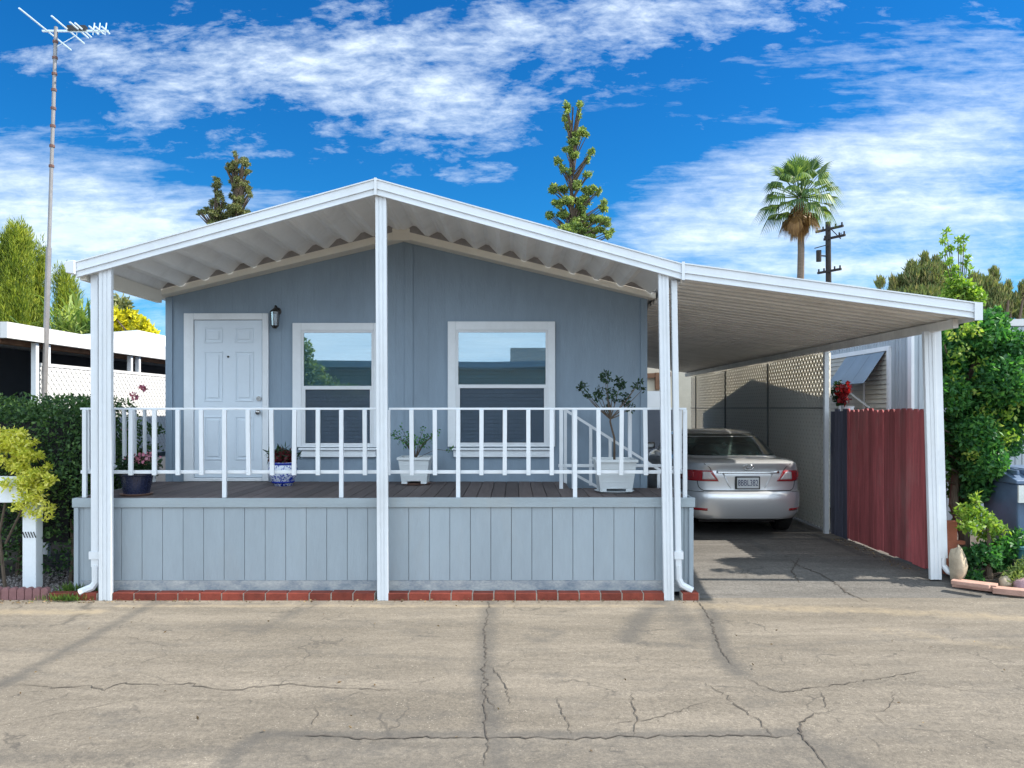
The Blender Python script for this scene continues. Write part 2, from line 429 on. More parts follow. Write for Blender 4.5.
B = total([(20, 200, 200, 80, -8, .48), (180, 225, 170, 40, 0, .32), (60, 290, 160, 50, 0, .30), (950, 130, 230, 70, 14, .42), (760, 215, 220, 52, 10, .44), (900, 275, 260, 36, 5, .45), (820, 60, 200, 40, 10, .22), (650, 230, 90, 30, 0, .2), (980, 215, 90, 30, 8, .3), (850, 190, 60, 20, 0, -.12), (450, 330, 900, 40, 0, .15), (500, 170, 160, 45, -20, -.35), (300, 150, 120, 40, 0, -.2)])
ma = ramp(nt, mth(nt, 'ADD', mth(nt, 'ADD', A, mth(nt, 'MULTIPLY', puff, 1.05)), mth(nt, 'MULTIPLY', fine, .55)), 1.04, 1.44)
mb_ = ramp(nt, mth(nt, 'ADD', mth(nt, 'ADD', B, mth(nt, 'MULTIPLY', streak, 1.0)), mth(nt, 'MULTIPLY', fine, .36)), .86, 1.36)
mask = mth(nt, 'MAXIMUM', mth(nt, 'MULTIPLY', ma, .80), mth(nt, 'MULTIPLY', mb_, .84))
mask = mth(nt, 'MULTIPLY', mask, ramp(nt, V, -.02, .04))
hs = nt.nodes.new('ShaderNodeHueSaturation'); hs.inputs['Saturation'].default_value = 1.35; hs.inputs['Value'].default_value = .95
nt.links.new(sky.outputs[0], hs.inputs['Color'])
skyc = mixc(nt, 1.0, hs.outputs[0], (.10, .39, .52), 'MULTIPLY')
cloudc = mixc(nt, ramp(nt, fine, .3, .7), (2.75, 3.3, 3.9), (3.7, 4.15, 4.6))
fin = mixc(nt, mask, skyc, cloudc)
# bright overcast added over the unseen half of the sky, lights the shaded front
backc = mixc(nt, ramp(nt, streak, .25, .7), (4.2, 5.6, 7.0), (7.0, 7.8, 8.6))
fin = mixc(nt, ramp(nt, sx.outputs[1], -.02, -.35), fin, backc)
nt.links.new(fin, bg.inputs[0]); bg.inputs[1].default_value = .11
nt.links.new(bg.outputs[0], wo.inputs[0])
w.cycles.sampling_method = 'MANUAL'; w.cycles.sample_map_resolution = 512

scene.view_settings.view_transform = 'Standard'; scene.view_settings.look = 'None'
scene.view_settings.exposure = 1.5; scene.view_settings.gamma = 1
scene.cycles.max_bounces = 8; scene.cycles.transparent_max_bounces = 12
scene.cycles.diffuse_bounces = 4; scene.cycles.glossy_bounces = 3; scene.cycles.sample_clamp_indirect = 6

# ------------------------------------------------------------------ ground
def gz(x, y):      # driveway apron rises a little
    t = min(1, max(0, (y - 7.9) / 1.3)); t = t * t * (3 - 2 * t)
    return .08 * t
def ground_mat(name, base, attr=False):
    m, nt, out = node_mat(name)
    p = N(nt, 'ShaderNodeBsdfPrincipled'); p.inputs['Specular IOR Level'].default_value = .2
    v = mapping(nt)
    vs = mapping(nt, (.35, 1.6, 1))
    big = ramp(nt, noise(nt, vs, 1.1, 6, .62), .35, .68)
    mid = ramp(nt, noise(nt, mapping(nt, (.5, 2.2, 1), (0, 0, .12)), 4.5, 6, .65), .35, .7)
    agg = noise(nt, v, 52, 4, .75)
    agg2 = noise(nt, v, 130, 2, .7); agg3 = noise(nt, v, 22, 5, .8)
    c = mixc(nt, big, tuple(x * .70 for x in base), tuple(x * 1.15 for x in base))
    c = mixc(nt, mth(nt, 'MULTIPLY', mid, .60), c, tuple(x * .62 for x in base))
    g = mth(nt, 'ADD', mth(nt, 'MULTIPLY', ramp(nt, agg, .32, .68), .5), mth(nt, 'MULTIPLY', ramp(nt, agg2, .3, .7), .5))
    c = mixc(nt, 1.0, c, mixc(nt, g, (.55, .55, .57), (1.40, 1.38, 1.34)), 'MULTIPLY')
    c = mixc(nt, 1.0, c, mixc(nt, ramp(nt, agg3, .36, .64), (.82, .82, .83), (1.14, 1.135, 1.12)), 'MULTIPLY')
    vo = N(nt, 'ShaderNodeTexVoronoi'); vo.inputs['Scale'].default_value = 42; nt.links.new(v, vo.inputs['Vector'])
    sp = ramp(nt, vo.outputs['Distance'], .22, .10)
    c = mixc(nt, mth(nt, 'MULTIPLY', sp, ramp(nt, noise(nt, v, 9, 3), .5, .6)), c, tuple(min(1, x * 1.7) for x in base))
    if attr:
        vd = N(nt, 'ShaderNodeVectorMath'); vd.operation = 'MULTIPLY_ADD'
        nzc = N(nt, 'ShaderNodeTexNoise'); nzc.inputs['Scale'].default_value = 2.6; nzc.inputs['Detail'].default_value = 6; nt.links.new(v, nzc.inputs['Vector'])
        nt.links.new(nzc.outputs['Color'], vd.inputs[0]); vd.inputs[1].default_value = (.75, .75, 0); nt.links.new(v, vd.inputs[2])
        for sc_, wd_, amt, lo_ in ((.85, .010, .55, .50), (2.3, .016, .38, .52)):
            vc = N(nt, 'ShaderNodeTexVoronoi'); vc.feature = 'DISTANCE_TO_EDGE'; vc.inputs['Scale'].default_value = sc_; nt.links.new(vd.outputs[0], vc.inputs['Vector'])
            ck = mth(nt, 'MULTIPLY', ramp(nt, vc.outputs['Distance'], wd_, wd_ * .25), ramp(nt, noise(nt, v, 1.3 + sc_, 3), lo_, lo_ + .08))
            c = mixc(nt, mth(nt, 'MULTIPLY', ck, amt), c, (.06, .055, .05))
        blot = ramp(nt, noise(nt, mapping(nt, (.8, 1.5, 1)), 1.9, 7, .68), .54, .70)
        c = mixc(nt, mth(nt, 'MULTIPLY', blot, .38), c, (.085, .082, .078))
        at_ = N(nt, 'ShaderNodeVertexColor'); at_.layer_name = 'stain'
        sep = N(nt, 'ShaderNodeSeparateColor'); nt.links.new(at_.outputs[0], sep.inputs[0])
        wob = mth(nt, 'ADD', sep.outputs[0], mth(nt, 'MULTIPLY', mth(nt, 'SUBTRACT', noise(nt, v, 8, 7, .75), .5), 1.25))
        st = mth(nt, 'MULTIPLY', ramp(nt, wob, .12, .75), ramp(nt, sep.outputs[0], .02, .2))
        c = mixc(nt, mth(nt, 'MULTIPLY', st, .62), c, (.075, .072, .068))
        wob2 = mth(nt, 'ADD', sep.outputs[1], mth(nt, 'MULTIPLY', mth(nt, 'SUBTRACT', noise(nt, v, 7, 6, .75), .5), 1.4))
        c = mixc(nt, mth(nt, 'MULTIPLY', mth(nt, 'MULTIPLY', ramp(nt, wob2, .25, .8), ramp(nt, sep.outputs[1], .02, .2)), .5), c, (.36, .29, .19))
    nt.links.new(c, p.inputs['Base Color']); p.inputs['Roughness'].default_value = .9
    b_ = N(nt, 'ShaderNodeBump'); b_.inputs['Strength'].default_value = .55; b_.inputs['Distance'].default_value = .006
    nt.links.new(mth(nt, 'ADD', agg, mth(nt, 'MULTIPLY', noise(nt, v, 12, 4), 1.5)), b_.inputs['Height']); nt.links.new(b_.outputs[0], p.inputs['Normal'])
    nt.links.new(p.outputs[0], out.inputs[0]); return m
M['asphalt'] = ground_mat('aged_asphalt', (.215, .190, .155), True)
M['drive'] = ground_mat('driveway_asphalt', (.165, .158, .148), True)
M['ground'] = ground_mat('distant_ground', (.17, .155, .13))

g = MB(); S = 1500
g.add([(-S, -S, -.03), (S, -S, -.03), (S, S, -.03), (-S, S, -.03)], [(0, 1, 2, 3)])
struct('ground', g, M['ground'], 'pale dusty ground reaching the horizon')

def seg_dist(X, Y, a, b):
    ax, ay_ = a; bx, by = b; dx, dy = bx - ax, by - ay_
    t = np.clip(((X - ax) * dx + (Y - ay_) * dy) / (dx * dx + dy * dy), 0, 1)
    return np.hypot(X - ax - t * dx, Y - ay_ - t * dy)
# tracks of old tar and drip lines: (pixel path, width m, strength)
STAINS = [([(158, 601), (90, 638), (0, 686)], .08, .7), ([(322, 600), (296, 612), (258, 632)], .10, .5),
          ([(492, 598), (487, 630), (484, 670), (490, 720), (500, 768)], .10, .75),
          ([(664, 600), (640, 618), (628, 640)], .12, .8), ([(668, 602), (700, 640)], .16, .55), ([(628, 642), (690, 646)], .08, .55),
          ([(704, 600), (716, 630), (722, 655), (738, 672)], .10, .9),
          ([(262, 736), (420, 736), (620, 735), (800, 732)], .07, .85), ([(262, 736), (240, 750), (228, 768)], .08, .8),
          ([(410, 690), (560, 700), (800, 672)], .06, .3), ([(0, 625), (200, 628), (500, 622)], .16, .3), ([(800, 735), (860, 768)], .16, .6),
          ([(535, 628), (560, 632), (540, 642), (528, 636)], .07, .5), ([(0, 760), (240, 752)], .1, .4), ([(720, 648), (900, 640), (1024, 636)], .06, .35),
          ([(0, 650), (300, 652), (480, 660)], .07, .35), ([(560, 675), (700, 678), (1024, 684)], .08, .25), ([(280, 604), (110, 604)], .05, .5), ([(330, 697), (345, 700)], .09, .4)]
LIGHTS = [([(700, 606), (860, 610), (1024, 618)], .16, .6), ([(0, 612), (100, 612)], .12, .7), ([(120, 606), (380, 606), (660, 606)], .07, .6), ([(880, 630), (1024, 650)], .15, .4)]
def grid_mesh(x0, x1, y0, y1, st, zf):
    xs = np.arange(x0, x1 + st * .5, st); ys = np.arange(y0, y1 + st * .5, st)
    X, Y = np.meshgrid(xs, ys)
    s1 = np.zeros_like(X); s2 = np.zeros_like(X)
    for (lst, dst) in ((STAINS, s1), (LIGHTS, s2)):
        for path, wd, amp in lst:
            pts = [gp(*p) for p in path]
            for a, b in zip(pts[:-1], pts[1:]):
                d = seg_dist(X, Y, a, b); np.maximum(dst, amp * np.exp(-(d / wd) ** 2), out=dst)
    # older darker patch nearest the camera
    (px0, py0), (px1, _) = gp(250, 737), gp(805, 737)
    s1 = np.maximum(s1, .42 * (Y < py0) * (X > px0 * .98) * (X < px1))
    Z = zf(X, Y)
    nx, ny = len(xs), len(ys)
    V = np.stack([X, Y, Z], -1).reshape(-1, 3)
    I = np.arange(nx * ny).reshape(ny, nx)
    Fc = np.stack([I[:-1, :-1], I[:-1, 1:], I[1:, 1:], I[1:, :-1]], -1).reshape(-1, 4)
    return V, Fc, s1.reshape(-1), s2.reshape(-1)
def grid_obj(name, args, mat, label):
    V_, F_, s1, s2 = grid_mesh(*args)
    me = bpy.data.meshes.new(name); me.from_pydata(V_.tolist(), [], F_.tolist()); me.materials.append(mat)
    ca_ = me.color_attributes.new('stain', 'FLOAT_COLOR', 'POINT')
    c4 = np.stack([s1, s2, np.zeros_like(s1), np.ones_like(s1)], 1).astype(np.float32).reshape(-1)
    ca_.data.foreach_set('color', c4)
    me.polygons.foreach_set('use_smooth', [True] * len(me.polygons))
    o = bpy.data.objects.new(name, me); col.objects.link(o); o['kind'] = 'structure'; o['label'] = label; o['category'] = name
    return o
def zr(X, Y): return .008 * np.sin(X * .9 + Y * .6) * np.clip((7.2 - Y) / 3, 0, 1)
grid_obj('road', (-9, 9, 3.4, 7.72, .035, zr), M['asphalt'], 'sunlit cracked pale asphalt road')
far = MB()
far.add([(-60, -16, -.02), (60, -16, -.02), (60, 3.42, -.02), (-60, 3.42, -.02)], [(0, 1, 2, 3)])
far.add([(-60, 3.42, -.02), (-9, 3.42, -.02), (-9, 7.72, -.02), (-60, 7.72, -.02)], [(0, 1, 2, 3)])
far.add([(9, 3.42, -.02), (60, 3.42, -.02), (60, 7.72, -.02), (9, 7.72, -.02)], [(0, 1, 2, 3)])
struct('pavement', far, M['ground'], 'plain stretch of street beyond the cracked part')
def zd(X, Y):
    t = np.clip((Y - 7.705) / 1.4, 0, 1); return .08 * t * t * (3 - 2 * t)
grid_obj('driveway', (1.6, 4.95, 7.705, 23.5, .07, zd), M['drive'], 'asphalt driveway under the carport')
s_ = MB(); s_.box((-9, 7.74, -.2), (-4.3, 30, .03)); struct('garden_bed', s_, M['soil'], 'dark soil bed left of the porch')
s_ = MB(); s_.box((4.955, 8.2, -.2), (9, 30, .07)); struct('soil', s_, M['soil'], 'dark soil right of the driveway')

# cracks
CR = [([(18, 685), (55, 688), (90, 687), (105, 691), (120, 684), (160, 686), (190, 684), (208, 689), (225, 692), (260, 688), (290, 685), (330, 689), (400, 691)], 1),
      ([(490, 600), (487, 620), (484, 640), (486, 655), (483, 668), (487, 690), (484, 705), (486, 720), (487, 737), (484, 768)], 1.1),
      ([(488, 665), (498, 676), (506, 688), (509, 705)], 1), ([(483, 680), (481, 690), (492, 705), (497, 712)], .8),
      ([(290, 737), (340, 738), (360, 741), (380, 740), (420, 739), (470, 739), (540, 738), (575, 740), (620, 737), (660, 736), (700, 736), (760, 735), (784, 736), (800, 733)], 1.3),
      ([(695, 598), (706, 612), (712, 622), (716, 640), (724, 655), (733, 665)], 1.3),
      ([(700, 679), (712, 688), (722, 692), (732, 702), (758, 718), (765, 726), (772, 736)], .9),
      ([(745, 677), (765, 686), (783, 692), (800, 689), (823, 686), (850, 683), (870, 680), (885, 677), (905, 674), (920, 671)], 1),
      ([(820, 690), (824, 700), (829, 711)], 1), ([(832, 710), (815, 713), (803, 720), (800, 733), (806, 741), (816, 752), (822, 760), (828, 768)], 1.6),
      ([(632, 692), (633, 705), (637, 720), (634, 736)], .9), ([(715, 698), (680, 710), (650, 719), (600, 727)], .6), ([(555, 698), (563, 715), (572, 735)], .8),
      ([(868, 710), (880, 718), (890, 726)], .7), ([(0, 726), (70, 712), (150, 698)], .5), ([(316, 707), (315, 718), (309, 733)], .7), ([(120, 635), (170, 648), (200, 645)], .4), ([(893, 690), (894, 702), (884, 710), (870, 712)], .6),
      ([(300, 660), (280, 672), (250, 690)], .4), ([(900, 672), (905, 680), (960, 690), (1024, 696)], .4)]
def crack(mb, pts, wd, zf):
    P = []
    for a, b in zip(pts[:-1], pts[1:]):
        n = max(2, int(math.dist(a, b) / .035))
        for i in range(n):
            t = i / n; P.append((a[0] + (b[0] - a[0]) * t + random.gauss(0, .009), a[1] + (b[1] - a[1]) * t + random.gauss(0, .009)))
    P.append(pts[-1]); vs = []; fs = []
    for i, p in enumerate(P):
        q = P[min(i + 1, len(P) - 1)]; r = P[max(i - 1, 0)]
        dx, dy = q[0] - r[0], q[1] - r[1]; l = math.hypot(dx, dy) + 1e-9
        ww = wd * random.uniform(.35, 1.35) * (.25 + .75 * min(1, min(i, len(P) - 1 - i) / 6))
        z = zf(p[0], p[1]) + .003
        vs += [(p[0] - dy / l * ww, p[1] + dx / l * ww, z), (p[0] + dy / l * ww, p[1] - dx / l * ww, z)]
    for i in range(len(P) - 1): fs.append((2 * i, 2 * i + 1, 2 * i + 3, 2 * i + 2))
    mb.add(vs, fs)
cm = MB()
for path, wv in CR: crack(cm, [gp(*p) for p in path], .0042 * wv, lambda x, y: .008 * math.sin(x * .9 + y * .6) * min(1, max(0, (7.2 - y) / 3)) + .002)
M['crack'] = pmat('crack_dirt', (.07, .06, .05), .95, .3, 20)
cr = struct('road_cracks', cm, M['crack'], 'thin dark cracks running across the road')
cm = MB()
def zd1(x, y):
    t = min(1, max(0, (y - 7.72) / 1.4)); return .08 * t * t * (3 - 2 * t) + .003
for path in ([(790, 562), (800, 568), (822, 574), (835, 580), (848, 588), (868, 596)], [(800, 560), (792, 572), (800, 580)]):
    crack(cm, [gp(p[0], p[1], .06) for p in path], .008, zd1)
struct('driveway_cracks', cm, M['crack'], 'thin cracks in the driveway')

# gravel mulch & fallen leaves in the bed
gm = MB()
for i in range(1400):
    x, y = random.uniform(-5.6, -4.5), random.uniform(7.76, 9.0); s = random.uniform(.008, .022)
    c = Vector((x, y, .03 + s * .4)); a = random.uniform(0, 3)
    p = [c + Vector((math.cos(a + k * 1.57) * s, math.sin(a + k * 1.57) * s, 0)) for k in range(4)]
    gm.add(p + [c + Vector((0, 0, s * .8))], [(0, 1, 4), (1, 2, 4), (2, 3, 4), (3, 0, 4)])
M['gravel'] = leafmat('grey_chips', [(.06, .055, .055), (.16, .14, .14), (.34, .32, .31)], 0)
tag(gm.build('gravel_mulch', M['gravel']), 'grey stone chips scattered under the hedge', 'gravel', kind='stuff')

lm = MB()
for (x0, x1, y0, y1, n_) in ((-4.1, 1.8, 7.50, 7.60, 260), (4.35, 4.58, 8.6, 10.6, 160), (-5.1, -4.1, 7.45, 7.60, 120), (-6, 5.5, 4.2, 7.5, 110)):
    P = np.stack([rng.uniform(x0, x1, n_), rng.uniform(y0, y1, n_), np.full(n_, .012) + (.085 if y0 > 8 else 0)], 1)
    dd = rng.normal(size=(n_, 3)); dd[:, 2] *= .1; leaf_quads(lm, P, .022, .5, 0, .5, dd)
M['litter'] = leafmat('dry_litter', [(.05, .035, .02), (.14, .09, .045), (.30, .21, .10)], .1)
tag(lm.build('leaf_litter', M['litter']), 'tiny dry leaves and grit along the bricks and fence foot', 'leaf litter', kind='stuff')

# ------------------------------------------------------------------ the home
AX = -1.36
HX0, HX1 = -4.28, 1.63
def rake(x): return 3.94 - .236 * abs(x - AX)
home = thing('mobile_home', 'slate blue mobile home with white door and two windows behind the porch', 'house', (AX, 9.5, 0))
b = MB()
b.prism([(HX0 + .005, 9.5025, 0), (HX1 - .005, 9.5025, 0), (HX1 - .005, 9.5025, rake(HX1) + .03), (AX, 9.5025, rake(AX) + .03), (HX0 + .005, 9.5025, rake(HX0) + .03)], (0, .12, 0))
joints = []
x = -3.07
while x > HX0: x -= .2017
x += .2017
edges = [HX0]
while x < HX1 - .03:
    if x > HX0 + .03: edges.append(x)
    x += .2017
edges.append(HX1)
for i, (a, c) in enumerate(zip(edges[:-1], edges[1:])):
    big = abs(((a + 3.07) / 1.21) - round((a + 3.07) / 1.21)) < .04
    gl = .004 if big else .0015
    gr_ = .0015
    a2, c2 = a + gl, c - gr_
    b.box((a2, 9.5, .9), (c2, 9.53, 3.226))
    if a < AX < c:
        pts = [(a2, 9.5, 3.234), (c2, 9.5, 3.234), (c2, 9.5, rake(c2) + .03), (AX, 9.5, rake(AX) + .03), (a2, 9.5, rake(a2) + .03)]
    else:
        pts = [(a2, 9.5, 3.234), (c2, 9.5, 3.234), (c2, 9.5, rake(c2) + .03), (a2, 9.5, rake(a2) + .03)]
    b.prism(pts, (0, .03, 0))
b.build('wall', M['siding'], home)
for bb in (((HX0 - .012, 9.482, .9), (HX0 + .07, 9.5, rake(HX0) + .02)), ((HX1 - .07, 9.482, .9), (HX1 + .012, 9.5, rake(HX1) + .02)), ((-1.345, 9.484, .9), (-1.245, 9.5, 3.90))):
    b = MB(); b.box(*bb); b.build('trim_strip', M['siding'], home)
b = MB()   # side and rear walls
L2 = 21.0
for xx in (HX0, HX1 - .1):
    b.box((xx, 9.62, 0), (xx + .1, L2, 3.24))
y = 9.7
while y < L2:
    b.box((HX1, y, .1), (HX1 + .012, y + .196, 3.2)); b.box((HX0 - .012, y, .1), (HX0, y + .196, 3.2)); y += .2017
b.box((HX0, L2 - .1, 0), (HX1, L2, 3.24))
b.build('side_wall', M['siding'], home)
b = MB()   # rake boards
for s in (-1, 1):
    xe = -4.40 if s < 0 else 1.71
    b.prism([(AX + s * .05, 9.27, rake(AX)), (xe, 9.27, rake(xe)), (xe, 9.27, rake(xe) + .07), (AX + s * .05, 9.27, rake(AX) + .10)], (0, .04, 0))
    b.prism([(AX, 9.312, rake(AX) + .01), (xe, 9.312, rake(xe) + .01), (xe, 9.312, rake(xe) + .035), (AX, 9.312, rake(AX) + .035)], (0, .19, 0))
b.box((AX - .105, 9.255, 3.915), (AX + .105, 9.268, 4.06))
b.build('rake_board', M['cream'], home, bevel=.004)
b = MB()
for s in (-1, 1):
    xe = -4.42 if s < 0 else 1.72
    b.prism([(AX, 9.32, rake(AX) + .04), (xe, 9.32, rake(xe) + .04), (xe, 9.32, rake(xe) + .09), (AX, 9.32, rake(AX) + .09)], (0, L2 + .2 - 9.32, 0))
b.build('roof', M['pan_top'], home)

# door
DX0, DX1, DZ0, DZ1 = -3.94, -3.095, 1.045, 2.985
b = MB()
b.box((-4.06, 9.46, 1.0), (DX0, 9.498, 3.065)); b.box((DX1, 9.46, 1.0), (-3.04 + .02, 9.498, 3.065)); b.box((DX0, 9.46, DZ1), (DX1, 9.498, 3.065))
b.box((DX0, 9.45, 1.0), (DX1, 9.50, 1.04))
b.build('door_frame', M['white_wood'], home, bevel=.006)
b = MB(); b.box((DX0 + .006, 9.474, DZ0), (DX1 - .006, 9.499, DZ1 - .006))
dw = DX1 - DX0
for (x0, x1) in ((.15, .42), (.60, .87)):
    for (z0, z1) in ((2.70, 2.89), (1.98, 2.60), (1.26, 1.80)):
        xa, xb = DX0 + x0 * dw, DX0 + x1 * dw
        t = .018
        for q in (((xa, z0), (xb, z0 + t)), ((xa, z1 - t), (xb, z1)), ((xa, z0 + t), (xa + t, z1 - t)), ((xb - t, z0 + t), (xb, z1 - t))):
            b.box((q[0][0], 9.466, q[0][1]), (q[1][0], 9.474, q[1][1]))
        b.box((xa + .045, 9.464, z0 + .045), (xb - .045, 9.474, z1 - .045))
door = b.build('door', M['door'], home, bevel=.004)
b = MB(); b.tube([(-3.135, 9.474, 1.85), (-3.135, 9.44, 1.85)], .014, 10); b.tube([(-3.135, 9.445, 1.85), (-3.135, 9.425, 1.85), (-3.135, 9.40, 1.85)], [.02, .034, .026], 12)
b.build('handle', M['nickel'], door, smooth=True)
b = MB(); b.tube([(-3.135, 9.474, 2.015), (-3.135, 9.45, 2.015)], .03, 14); b.build('deadbolt', M['nickel'], door)
b = MB(); b.tube([(-3.515, 9.474, 2.53), (-3.515, 9.46, 2.53)], .012, 10); b.build('peephole', M['blackp'], door)

def window(x0, x1, ztop, zsill, gx0, gx1, gu1, gu0, gl1, gl0, sx0, sx1):
    b = MB(); Yf = 9.455
    # outer trim
    b.box((x0, Yf, gl0 - .05), (gx0 - .03, 9.498, ztop)); b.box((gx1 + .03, Yf, gl0 - .05), (x1, 9.498, ztop))
    b.box((gx0 - .03, Yf, gu1 + .03), (gx1 + .03, 9.498, ztop))
    b.box((gx0 - .03, Yf, gl0 - .05), (gx1 + .03, 9.498, gl0 - .028))
    w_ = b.build('window', M['white_wood'], home, bevel=.005)
    b = MB(); Y2 = 9.462
    b.box((gx0 - .03, Y2, gl0 - .028), (gx0, 9.49, gu1 + .03)); b.box((gx1, Y2, gl0 - .028), (gx1 + .03, 9.49, gu1 + .03))
    b.box((gx0, Y2, gu1), (gx1, 9.49, gu1 + .03)); b.box((gx0, Y2 - .004, gu0 - .045), (gx1, 9.49, gu0)); b.box((gx0, Y2, gl0 - .028), (gx1, 9.49, gl0))
    b.box((gx0, Y2 + .002, gl0), (gx0 + .02, 9.488, gu0 - .045)); b.box((gx1 - .02, Y2 + .002, gl0), (gx1, 9.488, gu0 - .045))
    b.build('sash', M['white'], w_, bevel=.003)
    b = MB(); b.box((gx0, 9.472, gu0), (gx1, 9.475, gu1)); b.build('upper_glass', M['glass'], w_)
    b = MB(); b.box((gx0 + .02, 9.476, gl0), (gx1 - .02, 9.479, gu0 - .045)); b.build('lower_glass', M['glass2'], w_)
    b = MB(); b.add([(gx0 + .02, 9.468, gl0), (gx1 - .02, 9.468, gl0), (gx1 - .02, 9.468, gu0 - .045), (gx0 + .02, 9.468, gu0 - .045)], [(0, 1, 2, 3)])
    b.build('insect_mesh', M['net'], w_)
    b = MB(); z = gl0 + .01
    while z < gu1 - .03:
        b.add([(gx0 + .004, 9.482, z), (gx1 - .004, 9.482, z), (gx1 - .004, 9.492, z + .036), (gx0 + .004, 9.492, z + .036)], [(0, 1, 2, 3)]); z += .046
    b.box((gx0, 9.4935, gl0), (gx1, 9.497, gu1))
    b.build('blinds', M['slat'], w_)
    b = MB(); b.box((sx0, 9.42, zsill - .0), (sx1, 9.498, zsill + .028)); b.box((sx0 + .02, 9.45, zsill - .085), (sx1 - .02, 9.498, zsill - .004))
    b.build('sill', M['white_wood'], w_, bevel=.005)
    return w_
def zz(py): return EYE + (CY - py) / 81.05
def xx_(px): return (px - CX) / 81.05
window(xx_(293.4), xx_(377.5), zz(323.3), zz(450), xx_(304.5), xx_(372), zz(333), zz(386), zz(391), zz(443), xx_(300), xx_(378))
window(xx_(448), xx_(555), zz(321.8), zz(450), xx_(458.5), xx_(545.5), zz(332.6), zz(384.6), zz(390), zz(442.5), xx_(452), xx_(551.5))

# wall lamp
L = Vector((-2.915, 9.47, 3.02))
lamp = thing('wall_lamp', 'small glass lantern fixed to the blue wall beside the white door', 'wall lamp', L)
b = MB(); b.lathe([(.045, 0), (.05, .01), (.02, .03)], (0, 0, 0), 14)
b.v = [(L.x + v[0], 9.50 - v[2], L.z + .07 + v[1]) for v in b.v]; b.build('wall_plate', M['brass'], lamp)
b = MB(); b.tube([(L.x, 9.49, L.z + .07), (L.x, 9.44, L.z + .13), (L.x, 9.40, L.z + .13), (L.x, 9.385, L.z + .09)], .009, 8); b.build('arm', M['brass'], lamp, smooth=True)
b = MB(); b.lathe([(.012, .10), (.028, .085), (.055, .06), (.062, .05)], (L.x, 9.385, L.z), 6); b.lathe([(.045, -.125), (.05, -.115), (.02, -.15)][::1], (L.x, 9.385, L.z), 6)
for k in range(6):
    a = math.pi / 6 + k * math.pi / 3
    b.bar((L.x + .056 * math.cos(a), 9.385 + .056 * math.sin(a), L.z + .052), (L.x + .044 * math.cos(a), 9.385 + .044 * math.sin(a), L.z - .118), .006)
b.build('cage', M['brass'], lamp)
b = MB(); b.lathe([(.040, -.115), (.052, .05)], (L.x, 9.385, L.z), 6); b.build('glass_shade', M['lampglass'], lamp)
b = MB(); b.lathe([(.008, -.10), (.018, -.06), (.016, -.03), (.006, .0)], (L.x, 9.385, L.z), 10); b.build('bulb', M['plate'], lamp, smooth=True)

# ------------------------------------------------------------------ deck
DZ = .994; SX0, SX1 = -4.42, 1.80; SY = 7.75
deck = thing('porch_deck', 'raised porch deck with pale blue grooved skirt along the road', 'deck', (-1.3, 8.6, 0))
b = MB(); x = SX0 + .01
hx0 = .52
while x < SX1 - .02:
    x1 = min(x + .138, SX1 - .01)
    y1 = 9.49 if x < hx0 else 8.72
    zt = DZ + random.uniform(-.001, .001)
    b.box((x, SY + .02, DZ - .03), (x1, y1, zt)); x += .144
b.build('deck_boards', M['deck'], deck, bevel=.003)
b = MB(); b.box((SX0 + .05, SY + .07, .0), (SX1 - .05, 8.7, DZ - .032)); b.box((SX0 + .05, 8.7, 0), (hx0, 9.48, DZ - .032)); b.build('frame', M['dark'], deck)
b = MB(); xs = [SX0 + .09]
x = -3.95 - .2065 * 2
while x < SX1 - .1:
    if x > xs[-1] + .05: xs.append(x)
    x += .2065
xs.append(SX1 - .09)
for a, c in zip(xs[:-1], xs[1:]): b.box((a + .0025, SY, .167), (c - .0025, SY + .03, .9))
y = SY + .06
for sxx in (SX0, SX1 - .03):
    y = SY + .04
    while y < 9.4:
        b.box((sxx, y, .06), (sxx + .03, y + .2, .9)); y += .206
b.build('skirt', M['skirt'], deck)
b = MB(); b.box((SX0 + .01, SY + .012, .06), (SX0 + .085, SY + .04, .9)); b.box((SX0 - .005, SY - .012, .04), (SX0 + .04, SY + .012, .898)); b.build('corner_board', M['skirt'], deck, bevel=.004)
b = MB(); b.box((SX1 - .085, SY + .012, .06), (SX1 - .01, SY + .04, .9)); b.box((SX1 - .04, SY - .012, .04), (SX1 + .005, SY + .012, .898)); b.build('corner_board', M['skirt'], deck, bevel=.004)
b = MB()
b.box((SX0 - .02, SY - .018, .90), (-1.31, SY + .022, DZ - .002)); b.box((-1.306, SY - .018, .902), (SX1 + .02, SY + .022, DZ + .004))
b.box((SX1 - .005, SY + .022, .90), (SX1 + .02, 9.45, DZ - .002)); b.box((SX0 - .02, SY + .022, .90), (SX0 + .005, 9.45, DZ - .002))
b.build('fascia_board', M['trimblue'], deck, bevel=.004)
b = MB(); b.box((SX0 + .06, SY - .006, .055), (SX1 - .06, SY + .03, .165)); b.build('kick_board', M['skirt_worn'], deck)
# steps
st = thing('porch_steps', 'wooden steps going down from the porch to the carport beside the blue wall', 'steps', (1.1, 9.1, 0))
for k in range(4):
    b = MB(); x0 = hx0 + .02 + k * .29; z = DZ - .18 * (k + 1)
    b.box((x0, 8.74, z - .03), (x0 + .30, 9.46, z)); b.box((x0 - .018, 8.75, z), (x0 - .002, 9.45, z + .148)); b.build('step', M['deck'], st, bevel=.003)

